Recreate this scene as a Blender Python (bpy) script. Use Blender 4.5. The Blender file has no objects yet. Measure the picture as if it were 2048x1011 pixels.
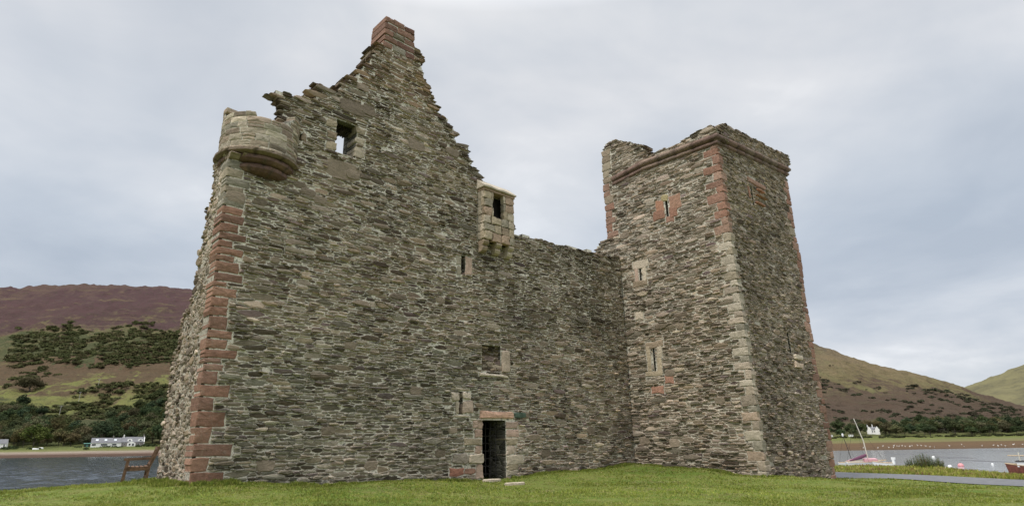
import bpy, bmesh, math, random
import numpy as np
from mathutils import Vector, Matrix, noise as mnoise

random.seed(7); rng = np.random.default_rng(11)
SC = bpy.context.scene; COL = SC.collection

# ------------------------------------------------------------------ camera
FPX = 1190.0; PITCH = math.radians(17.8); ROLL = math.radians(.9); CAMZ = 1.6
cF = np.array([0, math.cos(PITCH), math.sin(PITCH)])
_r = np.array([1., 0, 0]); _u = np.array([0, -math.sin(PITCH), math.cos(PITCH)])
cR = math.cos(ROLL)*_r - math.sin(ROLL)*_u; cU = math.sin(ROLL)*_r + math.cos(ROLL)*_u
CAM = np.array([0, 0, CAMZ])
cd = bpy.data.cameras.new('camera'); cam = bpy.data.objects.new('camera', cd); COL.objects.link(cam)
cd.sensor_width = 36; cd.lens = 36*FPX/2048; cd.clip_end = 20000; cd.clip_start = .1
M = Matrix.Identity(4)
for i in range(3):
    M[i][0] = cR[i]; M[i][1] = cU[i]; M[i][2] = -cF[i]; M[i][3] = CAM[i]
cam.matrix_world = M; SC.camera = cam
SC.render.resolution_x = 1024; SC.render.resolution_y = 505

# ------------------------------------------------------------------ node helper
def new_mat(name):
    m = bpy.data.materials.new(name); m.use_nodes = True
    nt = m.node_tree; nt.nodes.clear(); return m, nt
class NT:
    def __init__(s, nt): s.nt = nt
    def n(s, t, **kw):
        nd = s.nt.nodes.new(t)
        for k, v in kw.items():
            if k.startswith('i_'):
                key = k[2:]; key = int(key) if key.isdigit() else key.replace('_', ' ')
                nd.inputs[key].default_value = v
            else: setattr(nd, k, v)
        return nd
    def l(s, a, b): s.nt.links.new(a, b)
    def math(s, op, a, b=None, c=None, clamp=False):
        nd = s.nt.nodes.new('ShaderNodeMath'); nd.operation = op; nd.use_clamp = clamp
        for i, v in enumerate((a, b, c)):
            if v is None: continue
            if isinstance(v, (int, float)): nd.inputs[i].default_value = v
            else: s.l(v, nd.inputs[i])
        return nd.outputs[0]
    def mix(s, f, a, b, mode='MIX'):
        nd = s.nt.nodes.new('ShaderNodeMix'); nd.data_type = 'RGBA'; nd.blend_type = mode
        for i, v in ((0, f), (6, a), (7, b)):
            if isinstance(v, (int, float)): nd.inputs[i].default_value = v
            elif isinstance(v, tuple): nd.inputs[i].default_value = (*v[:3], 1)
            else: s.l(v, nd.inputs[i])
        return nd.outputs[2]
    def noise(s, vec, scale, detail=4, rough=.55, dist=0):
        nd = s.n('ShaderNodeTexNoise'); nd.inputs['Scale'].default_value = scale
        nd.inputs['Detail'].default_value = detail; nd.inputs['Roughness'].default_value = rough
        nd.inputs['Distortion'].default_value = dist
        if vec is not None: s.l(vec, nd.inputs['Vector'])
        return nd.outputs[0]
    def ramp(s, f, pts, interp='LINEAR'):
        nd = s.n('ShaderNodeValToRGB'); cr = nd.color_ramp; cr.interpolation = interp
        while len(cr.elements) < len(pts): cr.elements.new(.5)
        for e, (p, c) in zip(cr.elements, pts):
            e.position = p; e.color = (*c, 1) if isinstance(c, tuple) else (c, c, c, 1)
        s.l(f, nd.inputs[0]); return nd.outputs[0]
    def maprange(s, v, a, b, c=0, d=1):
        nd = s.n('ShaderNodeMapRange'); s.l(v, nd.inputs[0])
        for i, x in enumerate((a, b, c, d)): nd.inputs[i+1].default_value = x
        return nd.outputs[0]
    def scalevec(s, vec, sc):
        nd = s.n('ShaderNodeMapping'); nd.inputs['Scale'].default_value = sc; s.l(vec, nd.inputs[0]); return nd.outputs[0]
    def out(s, color, rough=.9, bump=None, bs=.5, bd=.02, spec=.3, extra=None):
        p = s.n('ShaderNodeBsdfPrincipled'); o = s.n('ShaderNodeOutputMaterial')
        if isinstance(color, tuple): p.inputs['Base Color'].default_value = (*color, 1)
        else: s.l(color, p.inputs['Base Color'])
        if isinstance(rough, (int, float)): p.inputs['Roughness'].default_value = rough
        else: s.l(rough, p.inputs['Roughness'])
        p.inputs['Specular IOR Level'].default_value = spec
        if bump is not None:
            b = s.n('ShaderNodeBump'); b.inputs['Strength'].default_value = bs; b.inputs['Distance'].default_value = bd
            s.l(bump, b.inputs['Height']); s.l(b.outputs[0], p.inputs['Normal'])
        s.l(p.outputs[0], o.inputs[0]); return p

# ------------------------------------------------------------------ sky, sun, exposure
SUN_AZ = math.radians(-42); SUN_EL = math.radians(56)      # direction towards the sun: behind-left of the camera
sun_dir = Vector((math.sin(SUN_AZ)*math.cos(SUN_EL)*1.0, -math.cos(SUN_AZ)*math.cos(SUN_EL), math.sin(SUN_EL)))
sl = bpy.data.lights.new('sun', 'SUN'); sl.energy = 1.5; sl.angle = math.radians(11); sl.color = (1, .96, .9)
so = bpy.data.objects.new('sun', sl); COL.objects.link(so); so.rotation_euler = sun_dir.to_track_quat('Z', 'Y').to_euler()
w = bpy.data.worlds.new('World'); SC.world = w; w.use_nodes = True; w.node_tree.nodes.clear(); W = NT(w.node_tree)
sky = W.n('ShaderNodeTexSky', sky_type='NISHITA'); sky.sun_disc = False
sky.sun_elevation = SUN_EL; sky.sun_rotation = math.atan2(sun_dir.x, sun_dir.y)
sky.air_density = 1.0; sky.dust_density = 2.0
bg1 = W.n('ShaderNodeBackground'); bg1.inputs[1].default_value = .1; W.l(sky.outputs[0], bg1.inputs[0])
geo = W.n('ShaderNodeTexCoord'); sep = W.n('ShaderNodeSeparateXYZ'); W.l(geo.outputs['Generated'], sep.inputs[0])
zc = W.math('ADD', W.math('MAXIMUM', sep.outputs[2], 0.0), .22)
px_ = W.math('DIVIDE', sep.outputs[0], zc); py_ = W.math('DIVIDE', sep.outputs[1], zc)
cmb = W.n('ShaderNodeCombineXYZ'); W.l(px_, cmb.inputs[0]); W.l(py_, cmb.inputs[1])
n1 = W.noise(cmb.outputs[0], .85, 5, .5, .5); n2 = W.noise(cmb.outputs[0], 2.3, 6, .55, .3)
nn = W.math('ADD', W.math('MULTIPLY', n1, .75), W.math('MULTIPLY', n2, .25))
# the veil thins towards the left and right of the view and is whitest overhead in front
cl = W.ramp(nn, [(.36, (.32, .352, .40)), (.46, (.385, .412, .452)), (.55, (.47, .485, .51)), (.66, (.66, .66, .665))])
elev = W.maprange(sep.outputs[2], 0.0, .75, .93, 1.0)
zen = W.maprange(sep.outputs[2], .64, .9, 1.0, 3.2)
clb = W.mix(1.0, cl, W.ramp(sep.outputs[2], [(0, (.98, .99, .98)), (.12, (.95, .96, .98)), (.3, (.91, .94, .97)), (.55, (1.06, 1.04, 1.02)), (.7, (1.1, 1.08, 1.05))]), 'MULTIPLY')
bg2 = W.n('ShaderNodeBackground'); W.l(clb, bg2.inputs[0]); W.l(zen, bg2.inputs[1])
mx = W.n('ShaderNodeMixShader'); mx.inputs[0].default_value = .95; W.l(bg1.outputs[0], mx.inputs[1]); W.l(bg2.outputs[0], mx.inputs[2])
wo = W.n('ShaderNodeOutputWorld'); W.l(mx.outputs[0], wo.inputs[0])
SC.view_settings.view_transform = 'Standard'; SC.view_settings.look = 'None'; SC.view_settings.gamma = 1
SC.view_settings.exposure = .68
SC.render.engine = 'CYCLES'; SC.cycles.max_bounces = 5; SC.cycles.diffuse_bounces = 3

# ------------------------------------------------------------------ object helpers
def tag(o, label=None, cat=None, group=None, kind=None):
    if label: o['label'] = label
    if cat: o['category'] = cat
    if group: o['group'] = group
    if kind: o['kind'] = kind
    return o
def empty(name, loc=(0, 0, 0), rz=0):
    o = bpy.data.objects.new(name, None); COL.objects.link(o); o.location = loc; o.rotation_euler = (0, 0, rz)
    o.empty_display_size = .3; return o
def mesh_obj(name, V, F, mats, parent=None, midx=None, tone=None, smooth=False):
    me = bpy.data.meshes.new(name)
    me.from_pydata([tuple(v) for v in V], [], F) if not isinstance(V, np.ndarray) else me.from_pydata(V.tolist(), [], F)
    for m in (mats if isinstance(mats, (list, tuple)) else [mats]): me.materials.append(m)
    if midx is not None: me.polygons.foreach_set('material_index', np.asarray(midx, dtype=np.int32))
    if tone is not None:
        a = me.attributes.new('tone', 'FLOAT_COLOR', 'POINT'); t = np.ones((len(V), 4), dtype=np.float32); t[:, :3] = np.asarray(tone)
        a.data.foreach_set('color', t.ravel())
    if smooth: me.polygons.foreach_set('use_smooth', np.ones(len(me.polygons), dtype=bool))
    me.update()
    o = bpy.data.objects.new(name, me); COL.objects.link(o)
    if parent is not None: o.parent = parent
    return o
def copy_tree(o, parent=None):
    c = o.copy(); COL.objects.link(c); c.parent = parent
    for ch in list(o.children): copy_tree(ch, c)
    return c

class MB:
    """collects geometry for ONE mesh object"""
    def __init__(s): s.V = []; s.F = []; s.T = []; s.m = []
    def add(s, vs, fs, tone=(1, 1, 1), mi=0):
        b = len(s.V); s.V.extend([tuple(v) for v in vs]); s.T.extend([tone]*len(vs))
        for f in fs: s.F.append([b+i for i in f]); s.m.append(mi)
    def box(s, c, d, R=None, tone=(1, 1, 1), jit=0, mi=0, bev=0):
        hx, hy, hz = [q/2 for q in d]
        vs = [Vector((x*hx, y*hy, z*hz)) for z in (-1, 1) for y in (-1, 1) for x in (-1, 1)]
        if jit: vs = [v+Vector((random.uniform(-jit, jit), random.uniform(-jit, jit), random.uniform(-jit, jit))) for v in vs]
        if R is not None: vs = [R @ v for v in vs]
        vs = [v+Vector(c) for v in vs]
        s.add(vs, [(0, 2, 3, 1), (4, 5, 7, 6), (0, 1, 5, 4), (2, 6, 7, 3), (0, 4, 6, 2), (1, 3, 7, 5)], tone, mi)
    def bar(s, a, b, wx, wy, up=(0, 0, 1), tone=(1, 1, 1), mi=0, w2=None):
        a = Vector(a); b = Vector(b); t = (b-a).normalized(); sd = t.cross(Vector(up))
        if sd.length < 1e-3: sd = t.cross(Vector((1, 0, 0)))
        sd.normalize(); u2 = sd.cross(t)
        vs = []
        for p, k in ((a, 1), (b, w2 or 1)):
            for i, j in ((-1, -1), (1, -1), (1, 1), (-1, 1)): vs.append(p+sd*(i*wx/2*k)+u2*(j*wy/2*k))
        s.add(vs, [(0, 1, 2, 3), (7, 6, 5, 4), (0, 4, 5, 1), (1, 5, 6, 2), (2, 6, 7, 3), (3, 7, 4, 0)], tone, mi)
    def tube(s, pts, rad, n=8, tone=(1, 1, 1), mi=0, cap=True):
        rings = []
        for k, p in enumerate(pts):
            p = Vector(p); t = (Vector(pts[min(k+1, len(pts)-1)])-Vector(pts[max(k-1, 0)])).normalized()
            a = t.cross(Vector((0, 0, 1)));
            if a.length < 1e-3: a = t.cross(Vector((1, 0, 0)))
            a.normalize(); b = a.cross(t); r = rad[k] if isinstance(rad, (list, tuple)) else rad
            rings.append([p+a*(r*math.cos(2*math.pi*i/n))+b*(r*math.sin(2*math.pi*i/n)) for i in range(n)])
        vs = [v for r in rings for v in r]; fs = []
        for k in range(len(rings)-1):
            for i in range(n): fs.append((k*n+i, k*n+(i+1) % n, (k+1)*n+(i+1) % n, (k+1)*n+i))
        if cap: fs.append(tuple(range(n-1, -1, -1))); fs.append(tuple(range((len(rings)-1)*n, len(rings)*n)))
        s.add(vs, fs, tone, mi)
    def lathe(s, prof, c=(0, 0, 0), n=16, tone=(1, 1, 1), mi=0):
        vs = [(c[0]+r*math.cos(2*math.pi*i/n), c[1]+r*math.sin(2*math.pi*i/n), c[2]+z) for r, z in prof for i in range(n)]
        fs = [(k*n+i, k*n+(i+1) % n, (k+1)*n+(i+1) % n, (k+1)*n+i) for k in range(len(prof)-1) for i in range(n)]
        s.add(vs, fs, tone, mi)
    def build(s, name, mats, parent=None, smooth=False):
        return mesh_obj(name, s.V, s.F, mats, parent, s.m, s.T, smooth)

# ------------------------------------------------------------------ materials
def mat_stone(name, lichen=.25, bs=.8, gain=(1.27, 1.15, 1.115), st_=(1, 1, 3.2)):
    m, nt = new_mat(name); N = NT(nt)
    tc = N.n('ShaderNodeTexCoord').outputs['Object']; at = N.n('ShaderNodeAttribute', attribute_name='tone').outputs['Color']
    st = N.scalevec(tc, st_)
    a = N.noise(st, 9, 6, .65); b = N.noise(tc, 2.2, 5, .6); c = N.noise(st, 38, 4, .7)
    v = N.math('ADD', N.math('MULTIPLY', a, 1.1), N.math('MULTIPLY', c, .55)); v = N.maprange(v, .45, 1.2, .55, 1.5)
    col = N.mix(1, at, N.mix(0, v, v), 'MULTIPLY') if False else None
    vm = N.n('ShaderNodeVectorMath', operation='SCALE'); N.l(N.mix(1, at, gain, 'MULTIPLY'), vm.inputs[0]); N.l(v, vm.inputs['Scale'])
    lm = N.ramp(N.noise(tc, 14, 5, .7, .4), [(.54, 0.0), (.66, 1.0)])
    lm2 = N.math('MULTIPLY', N.math('MULTIPLY', lm, N.maprange(b, .4, .62)), lichen, clamp=True)
    col = N.mix(lm2, vm.outputs[0], (.40, .39, .33))
    # dark algae and yellowish lichen in broad patches
    dk = N.math('MULTIPLY', N.ramp(N.noise(tc, .8, 5, .65, .6), [(.50, 0.0), (.68, 1.0)]), .45)
    col = N.mix(dk, col, (.55, .56, .50), 'MULTIPLY')
    yl = N.math('MULTIPLY', N.ramp(N.noise(tc, 5.3, 3, .6), [(.66, 0.0), (.74, 1.0)]), min(.2, lichen*.8))
    col = N.mix(yl, col, (.26, .23, .13))
    N.out(col, .95, N.math('ADD', a, N.math('MULTIPLY', c, .5)), bs, .02, .15)
    return m
def mat_mortar(name, c1, c2, c3=(.03, .027, .024), dark=.5):
    m, nt = new_mat(name); N = NT(nt); tc = N.n('ShaderNodeTexCoord').outputs['Object']
    a = N.noise(tc, 9, 6, .7); b = N.noise(tc, .7, 5, .6, .5); c = N.noise(tc, 30, 4, .7)
    col = N.mix(N.maprange(b, .38, .62), c1, c2)
    v = N.maprange(c, .3, .7, .75, 1.2); vm = N.n('ShaderNodeVectorMath', operation='SCALE'); N.l(col, vm.inputs[0]); N.l(v, vm.inputs['Scale'])
    col = N.mix(N.math('MULTIPLY', N.ramp(a, [(.52, 0.0), (.60, 1.0)]), dark), vm.outputs[0], c3)  # near-black patches paint the shade of deep crevices between stones
    N.out(col, .95, N.math('ADD', a, c), .9, .03, .1); return m
def mat_rubble(name):
    """coursed rubble for faces seen edge-on or from behind"""
    m, nt = new_mat(name); N = NT(nt); tc = N.n('ShaderNodeTexCoord').outputs['Object']
    sv = N.scalevec(tc, (2.6, 2.6, 9)); v = N.n('ShaderNodeTexVoronoi'); N.l(sv, v.inputs['Vector']); v.inputs['Scale'].default_value = 1
    ve = N.n('ShaderNodeTexVoronoi', feature='DISTANCE_TO_EDGE'); N.l(sv, ve.inputs['Vector']); ve.inputs['Scale'].default_value = 1
    bw = N.n('ShaderNodeRGBToBW'); N.l(v.outputs['Color'], bw.inputs[0])
    col = N.ramp(bw.outputs[0], [(.1, (.06, .058, .045)), (.5, (.13, .12, .095)), (.9, (.26, .24, .2))])
    col = N.mix(N.ramp(ve.outputs['Distance'], [(0.0, 1.0), (.06, 0.0)]), col, (.3, .28, .23))
    N.out(col, .95, N.math('MINIMUM', ve.outputs['Distance'], .15), 1, .3, .1); return m
def mat_plain(name, col, rough=.6, nscale=6, var=.25, bs=.2, spec=.4, metal=0):
    m, nt = new_mat(name); N = NT(nt); tc = N.n('ShaderNodeTexCoord').outputs['Object']
    a = N.noise(tc, nscale, 5, .6); v = N.maprange(a, .3, .7, 1-var, 1+var)
    vm = N.n('ShaderNodeVectorMath', operation='SCALE'); vm.inputs[0].default_value = col; N.l(v, vm.inputs['Scale'])
    p = N.out(vm.outputs[0], rough, a, bs, .02, spec); p.inputs['Metallic'].default_value = metal; return m
def mat_foliage(name):
    m, nt = new_mat(name); N = NT(nt); at = N.n('ShaderNodeAttribute', attribute_name='tone').outputs['Color']
    oi = N.n('ShaderNodeObjectInfo'); v = N.maprange(oi.outputs['Random'], 0, 1, .7, 1.3)
    vm = N.n('ShaderNodeVectorMath', operation='SCALE'); N.l(at, vm.inputs[0]); N.l(v, vm.inputs['Scale'])
    hs = N.n('ShaderNodeMix'); 
    tint = N.mix(N.maprange(N.math('FRACT', N.math('MULTIPLY', oi.outputs['Random'], 7.31)), 0, 1, 0, 1), (1.12, .99, .88), (.9, 1.02, 1.05))
    col = N.mix(1, vm.outputs[0], tint, 'MULTIPLY')
    d = N.n('ShaderNodeBsdfDiffuse'); t = N.n('ShaderNodeBsdfTranslucent'); N.l(col, d.inputs[0]); N.l(col, t.inputs[0])
    x = N.n('ShaderNodeMixShader'); x.inputs[0].default_value = .25; N.l(d.outputs[0], x.inputs[1]); N.l(t.outputs[0], x.inputs[2])
    o = N.n('ShaderNodeOutputMaterial'); N.l(x.outputs[0], o.inputs[0]); return m
M_stone = mat_stone('schist_rubble'); M_dress = mat_stone('dressed_sandstone', .2, 1.0, (1.22, 1.18, 1.12), (1, 1, 1.6))
M_mould = mat_stone('moulded_sandstone', .05, .7, (1.1, 1.0, .96), (1, 1, 1))
M_quoin = mat_stone('red_sandstone', .28, 1.0, (1.06, 1.05, 1.02), (1, 1, 1.4))
M_mort = mat_mortar('lime_mortar', (.78, .73, .62), (.66, .61, .51), dark=.7)
M_mort2 = mat_mortar('weathered_mortar', (.58, .53, .44), (.44, .40, .33), dark=.6)
M_mort3 = mat_mortar('tower_mortar', (.64, .60, .50), (.50, .46, .38), dark=.7)
M_rub = mat_rubble('rear_rubble'); M_leaf = mat_foliage('foliage')
M_wood = mat_plain('weathered_wood', (.16, .095, .06), .8, 14, .5, .5, .2); M_iron = mat_plain('rusted_iron', (.03, .026, .024), .7, 20, .4)
M_dark = mat_plain('interior_shade', (.018, .016, .015), .95, 4, .4, .6, .1)  # near-black albedo paints the darkness of the interiors
M_bark = mat_plain('bark', (.14, .12, .10), .9, 8, .3, .5, .1)

# ------------------------------------------------------------------ planes of the castle
def ray(x, y):
    d = cF*FPX + cR*(x-1024) + cU*(505.5-y); return d/np.linalg.norm(d)
def proj(p):
    v = np.array(p)-CAM; return 1024+FPX*(v@cR)/(v@cF), 505.5-FPX*(v@cU)/(v@cF)
AZ = math.radians(47)
dW = np.array([math.sin(AZ), math.cos(AZ), 0]); nW = np.array([math.cos(AZ), -math.sin(AZ), 0]); zH = np.array([0, 0, 1.])
class Plane:
    def __init__(s, O, u, v): s.O = np.array(O, float); s.u = u; s.v = v; s.n = np.cross(u, v); s.n /= np.linalg.norm(s.n); s.nn = s.n.copy()
    def at(s, a, h, off=0): return s.O + s.u*a + s.v*h + s.n*off
    def px(s, x, y):
        r = ray(x, y); p = CAM + r*(((s.O-CAM)@s.nn)/(r@s.nn)); q = p-s.O; h = q[2]/s.v[2]; return float((q-s.v*h)@s.u), float(h)
    def many(s, A, H, Of): return s.O + np.outer(A, s.u) + np.outer(H, s.v) + np.outer(Of, s.n)
Lc = CAM + ray(379, 972)*(14.0/ray(379, 972)[1]); Lz = Lc[2]; Lc[2] = 0
PF = Plane(Lc, dW, zH)
Ic = PF.at(PF.px(1270, 930)[0], 0)
PT1 = Plane(Ic, -(-nW), zH); PT1.u = nW.copy(); PT1.n = -dW      # runs from the inner corner towards the camera
_q0 = PT1.px(1533, 955); _q1 = PT1.px(1433, 290); LEAN = (_q0[0]-_q1[0])/(_q1[1]-_q0[1])
Qs0 = _q0[0]+LEAN*_q0[1]; Qc = PT1.at(Qs0, 0)
PT2 = Plane(Qc, dW, zH - nW*LEAN)
PS = Plane(Lc, -nW, zH - dW*.0183); PS.n = -dW.copy()
if (PF.n @ nW) < 0: PF.n = -PF.n
if (PT2.n @ nW) < 0: PT2.n = -PT2.n

# ------------------------------------------------------------------ stone packing
def clip_poly(poly, a, b, c):        # keep a*x+b*y<=c
    out = []; n = len(poly); d = [a*p[0]+b*p[1]-c for p in poly]
    for i in range(n):
        p, q = poly[i], poly[(i+1) % n]; dp, dq = d[i], d[(i+1) % n]
        if dp <= 0: out.append(p)
        if (dp < 0 < dq) or (dq < 0 < dp):
            t = dp/(dp-dq); out.append((p[0]+(q[0]-p[0])*t, p[1]+(q[1]-p[1])*t))
    return out
def inside(poly, x, y):
    c = False; n = len(poly); j = n-1
    for i in range(n):
        xi, yi = poly[i]; xj, yj = poly[j]
        if (yi > y) != (yj > y) and x < (xj-xi)*(y-yi)/(yj-yi)+xi: c = not c
        j = i
    return c
def edge_dist(poly, x, y, open_h):
    best = 9
    n = len(poly)
    for i in range(n):
        x1, y1 = poly[i]; x2, y2 = poly[(i+1) % n]
        if max(y1, y2) < open_h: continue
        dx, dy = x2-x1, y2-y1; L2 = dx*dx+dy*dy+1e-9; t = max(0, min(1, ((x-x1)*dx+(y-y1)*dy)/L2))
        best = min(best, math.hypot(x-x1-dx*t, y-y1-dy*t))
    return best
def pack(poly, rects, ch=.115, cw=.40, big=(), seed=1, tilt=0.0, jit=.34):
    """irregular coursed rubble: power-diagram cells inside an outline, kept out of rects; returns [(polygon, cx, cy)]"""
    r = random.Random(seed); asp = cw/ch
    xs = [p[0] for p in poly]; ys = [p[1] for p in poly]; x0, x1, y0, y1 = min(xs)-.5, max(xs)+.5, min(ys)-.3, max(ys)+.3
    S = []; y = y0; row = 0
    while y < y1:
        # zones of thinner and of thicker slabs
        x = x0 - r.random()*cw; k0 = mnoise.noise(Vector((0, y*.9, seed*3.1)))
        while x < x1:
            k = mnoise.noise(Vector((x*.55, y*.8, seed*7.7)))
            wdt = cw*r.uniform(.5, 1.45)*(1+.35*k); x += wdt/2
            rr = r.random(); wt = r.uniform(-.5, .5)*ch*ch*1.0
            if rr > .965: wt = ch*ch*r.uniform(1.0, 2.6)
            elif rr > .88: wt = ch*ch*r.uniform(.4, 1.0)
            S.append(((x)/asp, y + r.uniform(-jit, jit)*ch + tilt*x + .05*mnoise.noise(Vector((x*.5, y*.7, 5.5+seed))), wt)); x += wdt/2
        y += ch*r.uniform(.86, 1.12)*float(np.interp(y, [0, 4, 8], [1.4, 1.25, 1.0])); row += 1
    S = [s for s in S if not any(a < s[0]*asp < b and c < s[1] < d for a, b, c, d in rects)]
    S = [s for s in S if all(math.hypot((s[0]*asp-b[0])/asp, s[1]-b[1]) > .55*b[2] for b in big)]
    for bx, by, bh in big: S.append((bx/asp, by, (bh*.62)**2))
    g = ch*2.2; grid = {}
    for i, s in enumerate(S): grid.setdefault((int(s[0]//g), int(s[1]//g)), []).append(i)
    res = []
    for i, (sx, sy, sw) in enumerate(S):
        X = sx*asp
        if not (x0 < X < x1) or not inside(poly, X, sy): continue
        if any(a-.0 < X < b+.0 and c < sy < d for a, b, c, d in rects): continue
        R = ch*1.3*(2.0 if sw < ch*ch*1.0 else 3.2) if sw < .06 else math.sqrt(sw)*2.4
        cell = [(sx-R, sy-R), (sx+R, sy-R), (sx+R, sy+R), (sx-R, sy+R)]
        gi, gj = int(sx//g), int(sy//g); kk = 1 if sw < ch*ch*1.2 else (2 if sw < .05 else 4)
        nb = []
        for a in range(gi-kk-1, gi+kk+2):
            for b in range(gj-kk-1, gj+kk+2):
                for j in grid.get((a, b), ()):
                    if j != i:
                        dx, dy = S[j][0]-sx, S[j][1]-sy; nb.append((dx*dx+dy*dy, j))
        nb.sort()
        for d2, j in nb[:30]:
            tx, ty, tw = S[j]; A, B = 2*(tx-sx), 2*(ty-sy); Cc = tx*tx+ty*ty-sx*sx-sy*sy-tw+sw
            cell = clip_poly(cell, A, B, Cc)
            if len(cell) < 3: break
        if len(cell) < 3: continue
        cell = [(px*asp, py) for px, py in cell]
        cx = sum(p[0] for p in cell)/len(cell); cy = sum(p[1] for p in cell)/len(cell)
        for a, b, c, d in rects:
            e = [(a-X, 0), (X-b, 1), ((c-sy)*2, 2), ((sy-d)*2, 3)]; v, k = max(e)
            if min(p[0] for p in cell) > b or max(p[0] for p in cell) < a or min(p[1] for p in cell) > d or max(p[1] for p in cell) < c: continue
            cell = clip_poly(cell, *[(1, 0, a), (-1, 0, -b), (0, 1, c), (0, -1, -d)][k])
            if len(cell) < 3: break
            cx = sum(p[0] for p in cell)/len(cell); cy = sum(p[1] for p in cell)/len(cell)
        if len(cell) < 3: continue
        w_ = max(p[0] for p in cell)-min(p[0] for p in cell); h_ = max(p[1] for p in cell)-min(p[1] for p in cell)
        if w_ < .05 or h_ < .03: continue
        res.append((cell, cx, cy, w_, h_))
    return res
def pick(pal, r):
    t = r.random()*sum(p[1] for p in pal)
    for c, wgt in pal:
        t -= wgt
        if t <= 0: break
    k = r.uniform(.72, 1.3); return tuple(max(.015, ch*k*r.uniform(.975, 1.025)) for ch in c)
class Stones:
    def __init__(s): s.V = []; s.F = []; s.T = []; s.n = 0
    def cell(s, mp, cell, cx, cy, w_, h_, r, tone, gap=.012, smear=0, dp=None, back=-.02, tilt=.07, round_=.22):
        g = gap; fx = max(.55, 1-2*g/w_); fy = max(.5, 1-2*g/h_)
        P = [((p[0]-cx)*fx+cx, (p[1]-cy)*fy+cy) for p in cell]; Q = []
        n = len(P)
        for i in range(n):
            a, b = P[i], P[(i+1) % n]
            if math.hypot(b[0]-a[0], (b[1]-a[1])) < .02: Q.append(((a[0]+b[0])/2, (a[1]+b[1])/2)); continue
            q = round_; Q.append((a[0]+(b[0]-a[0])*q, a[1]+(b[1]-a[1])*q)); Q.append((b[0]-(b[0]-a[0])*q, b[1]-(b[1]-a[1])*q))
        j = min(.010, h_*.08); Q = [(x+r.uniform(-j, j)*1.6, y+r.uniform(-j, j)) for x, y in Q]; n = len(Q)
        if dp is None: dp = r.choice((.008, .013, .02, .03, .05)) * r.uniform(.8, 1.2) * min(1.6, max(.7, h_/.08))
        tx = r.uniform(-tilt, tilt); ty = r.uniform(-tilt, tilt)*1.6
        ins = min(.022, h_*.18); fx2 = max(.5, 1-2*ins*1.3/w_); fy2 = max(.45, 1-2*ins/h_)
        A = []; H = []; O = []
        for x, y in Q: A.append(x); H.append(y); O.append(back)
        for x, y in Q: A.append(x); H.append(y); O.append(dp*.55+(x-cx)*tx*.5+(y-cy)*ty)
        for x, y in Q: A.append((x-cx)*fx2+cx); H.append((y-cy)*fy2+cy); O.append(dp+(x-cx)*tx*.5+(y-cy)*ty+r.uniform(-.006, .006))
        A.append(cx+r.uniform(-.1, .1)*w_); H.append(cy+r.uniform(-.1, .1)*h_); O.append(dp+r.uniform(.0, .014))
        s.V.append(mp(np.array(A), np.array(H), np.array(O))); b = s.n; c = b+3*n
        for k in range(n):
            k2 = (k+1) % n
            s.F.append((b+k, b+k2, b+n+k2, b+n+k)); s.F.append((b+n+k, b+n+k2, b+2*n+k2, b+2*n+k)); s.F.append((b+2*n+k, b+2*n+k2, c))
        tt = np.tile(np.array(tone), (3*n+1, 1))
        if smear: tt[:2*n] += (np.array((.60, .55, .46))-tt[:2*n])*smear*np.array([r.uniform(.2, 1) for _ in range(2*n)])[:, None]
        s.T.append(tt); s.n += 3*n+1
    def arrays(s): return np.vstack(s.V), s.F, np.vstack(s.T)

def strips(poly, holes, step=.1, inset=.07):
    """scanline decomposition of an outline with holes into stacked bands"""
    ys = [p[1] for p in poly]; y0, y1 = min(ys), max(ys)
    br = set(np.round(np.arange(y0, y1, step), 4).tolist()+[y1])
    for a, b, c, d in holes: br = {q for q in br if abs(q-c) > .03 and abs(q-d) > .03} | {c, d}
    br = sorted(br); out = []
    for lo, hi in zip(br, br[1:]):
        m = (lo+hi)/2; X = []; n = len(poly)
        for i in range(n):
            (xa, ya), (xb, yb) = poly[i], poly[(i+1) % n]
            if (ya > m) != (yb > m): X.append(xa+(m-ya)*(xb-xa)/(yb-ya))
        X.sort(); iv = [(X[k]+inset, X[k+1]-inset) for k in range(0, len(X)-1, 2) if X[k+1]-X[k] > 2*inset+.03]
        for a, b, c, d in holes:
            if c < m < d:
                nv = []
                for p, q in iv:
                    if q <= a or p >= b: nv.append((p, q)); continue
                    if p < a: nv.append((p, a))
                    if q > b: nv.append((b, q))
                iv = nv
        out += [(p, q, lo, hi) for p, q in iv if q-p > .01]
    return out
def backing(V, F, Mi, P, poly, holes, th0, off=0.0, inset=.07, thin=None):
    sts = [q+(th0,) for q in strips(poly, holes, inset=inset)]
    if thin:
        sl_, hl_, t2 = thin; ns = []
        for a, b, lo, hi, t in sts:
            if lo > hl_ and a < sl_:
                ns.append((a, min(b, sl_), lo, hi, t2))
                if b > sl_: ns.append((sl_, b, lo, hi, t))
            else: ns.append((a, b, lo, hi, t))
        sts = ns
    for a, b, lo, hi, th in sts:
        i = len(V)
        for o in (off+.005, off-th):
            for (x, y) in ((a, lo), (b, lo), (b, hi), (a, hi)): V.append(P.at(x, y, o))
        F += [(i, i+1, i+2, i+3), (i+7, i+6, i+5, i+4), (i, i+4, i+5, i+1), (i+3, i+2, i+6, i+7), (i, i+3, i+7, i+4), (i+1, i+5, i+6, i+2)]
        Mi += [1, 2, 2, 2, 2, 2]

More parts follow.
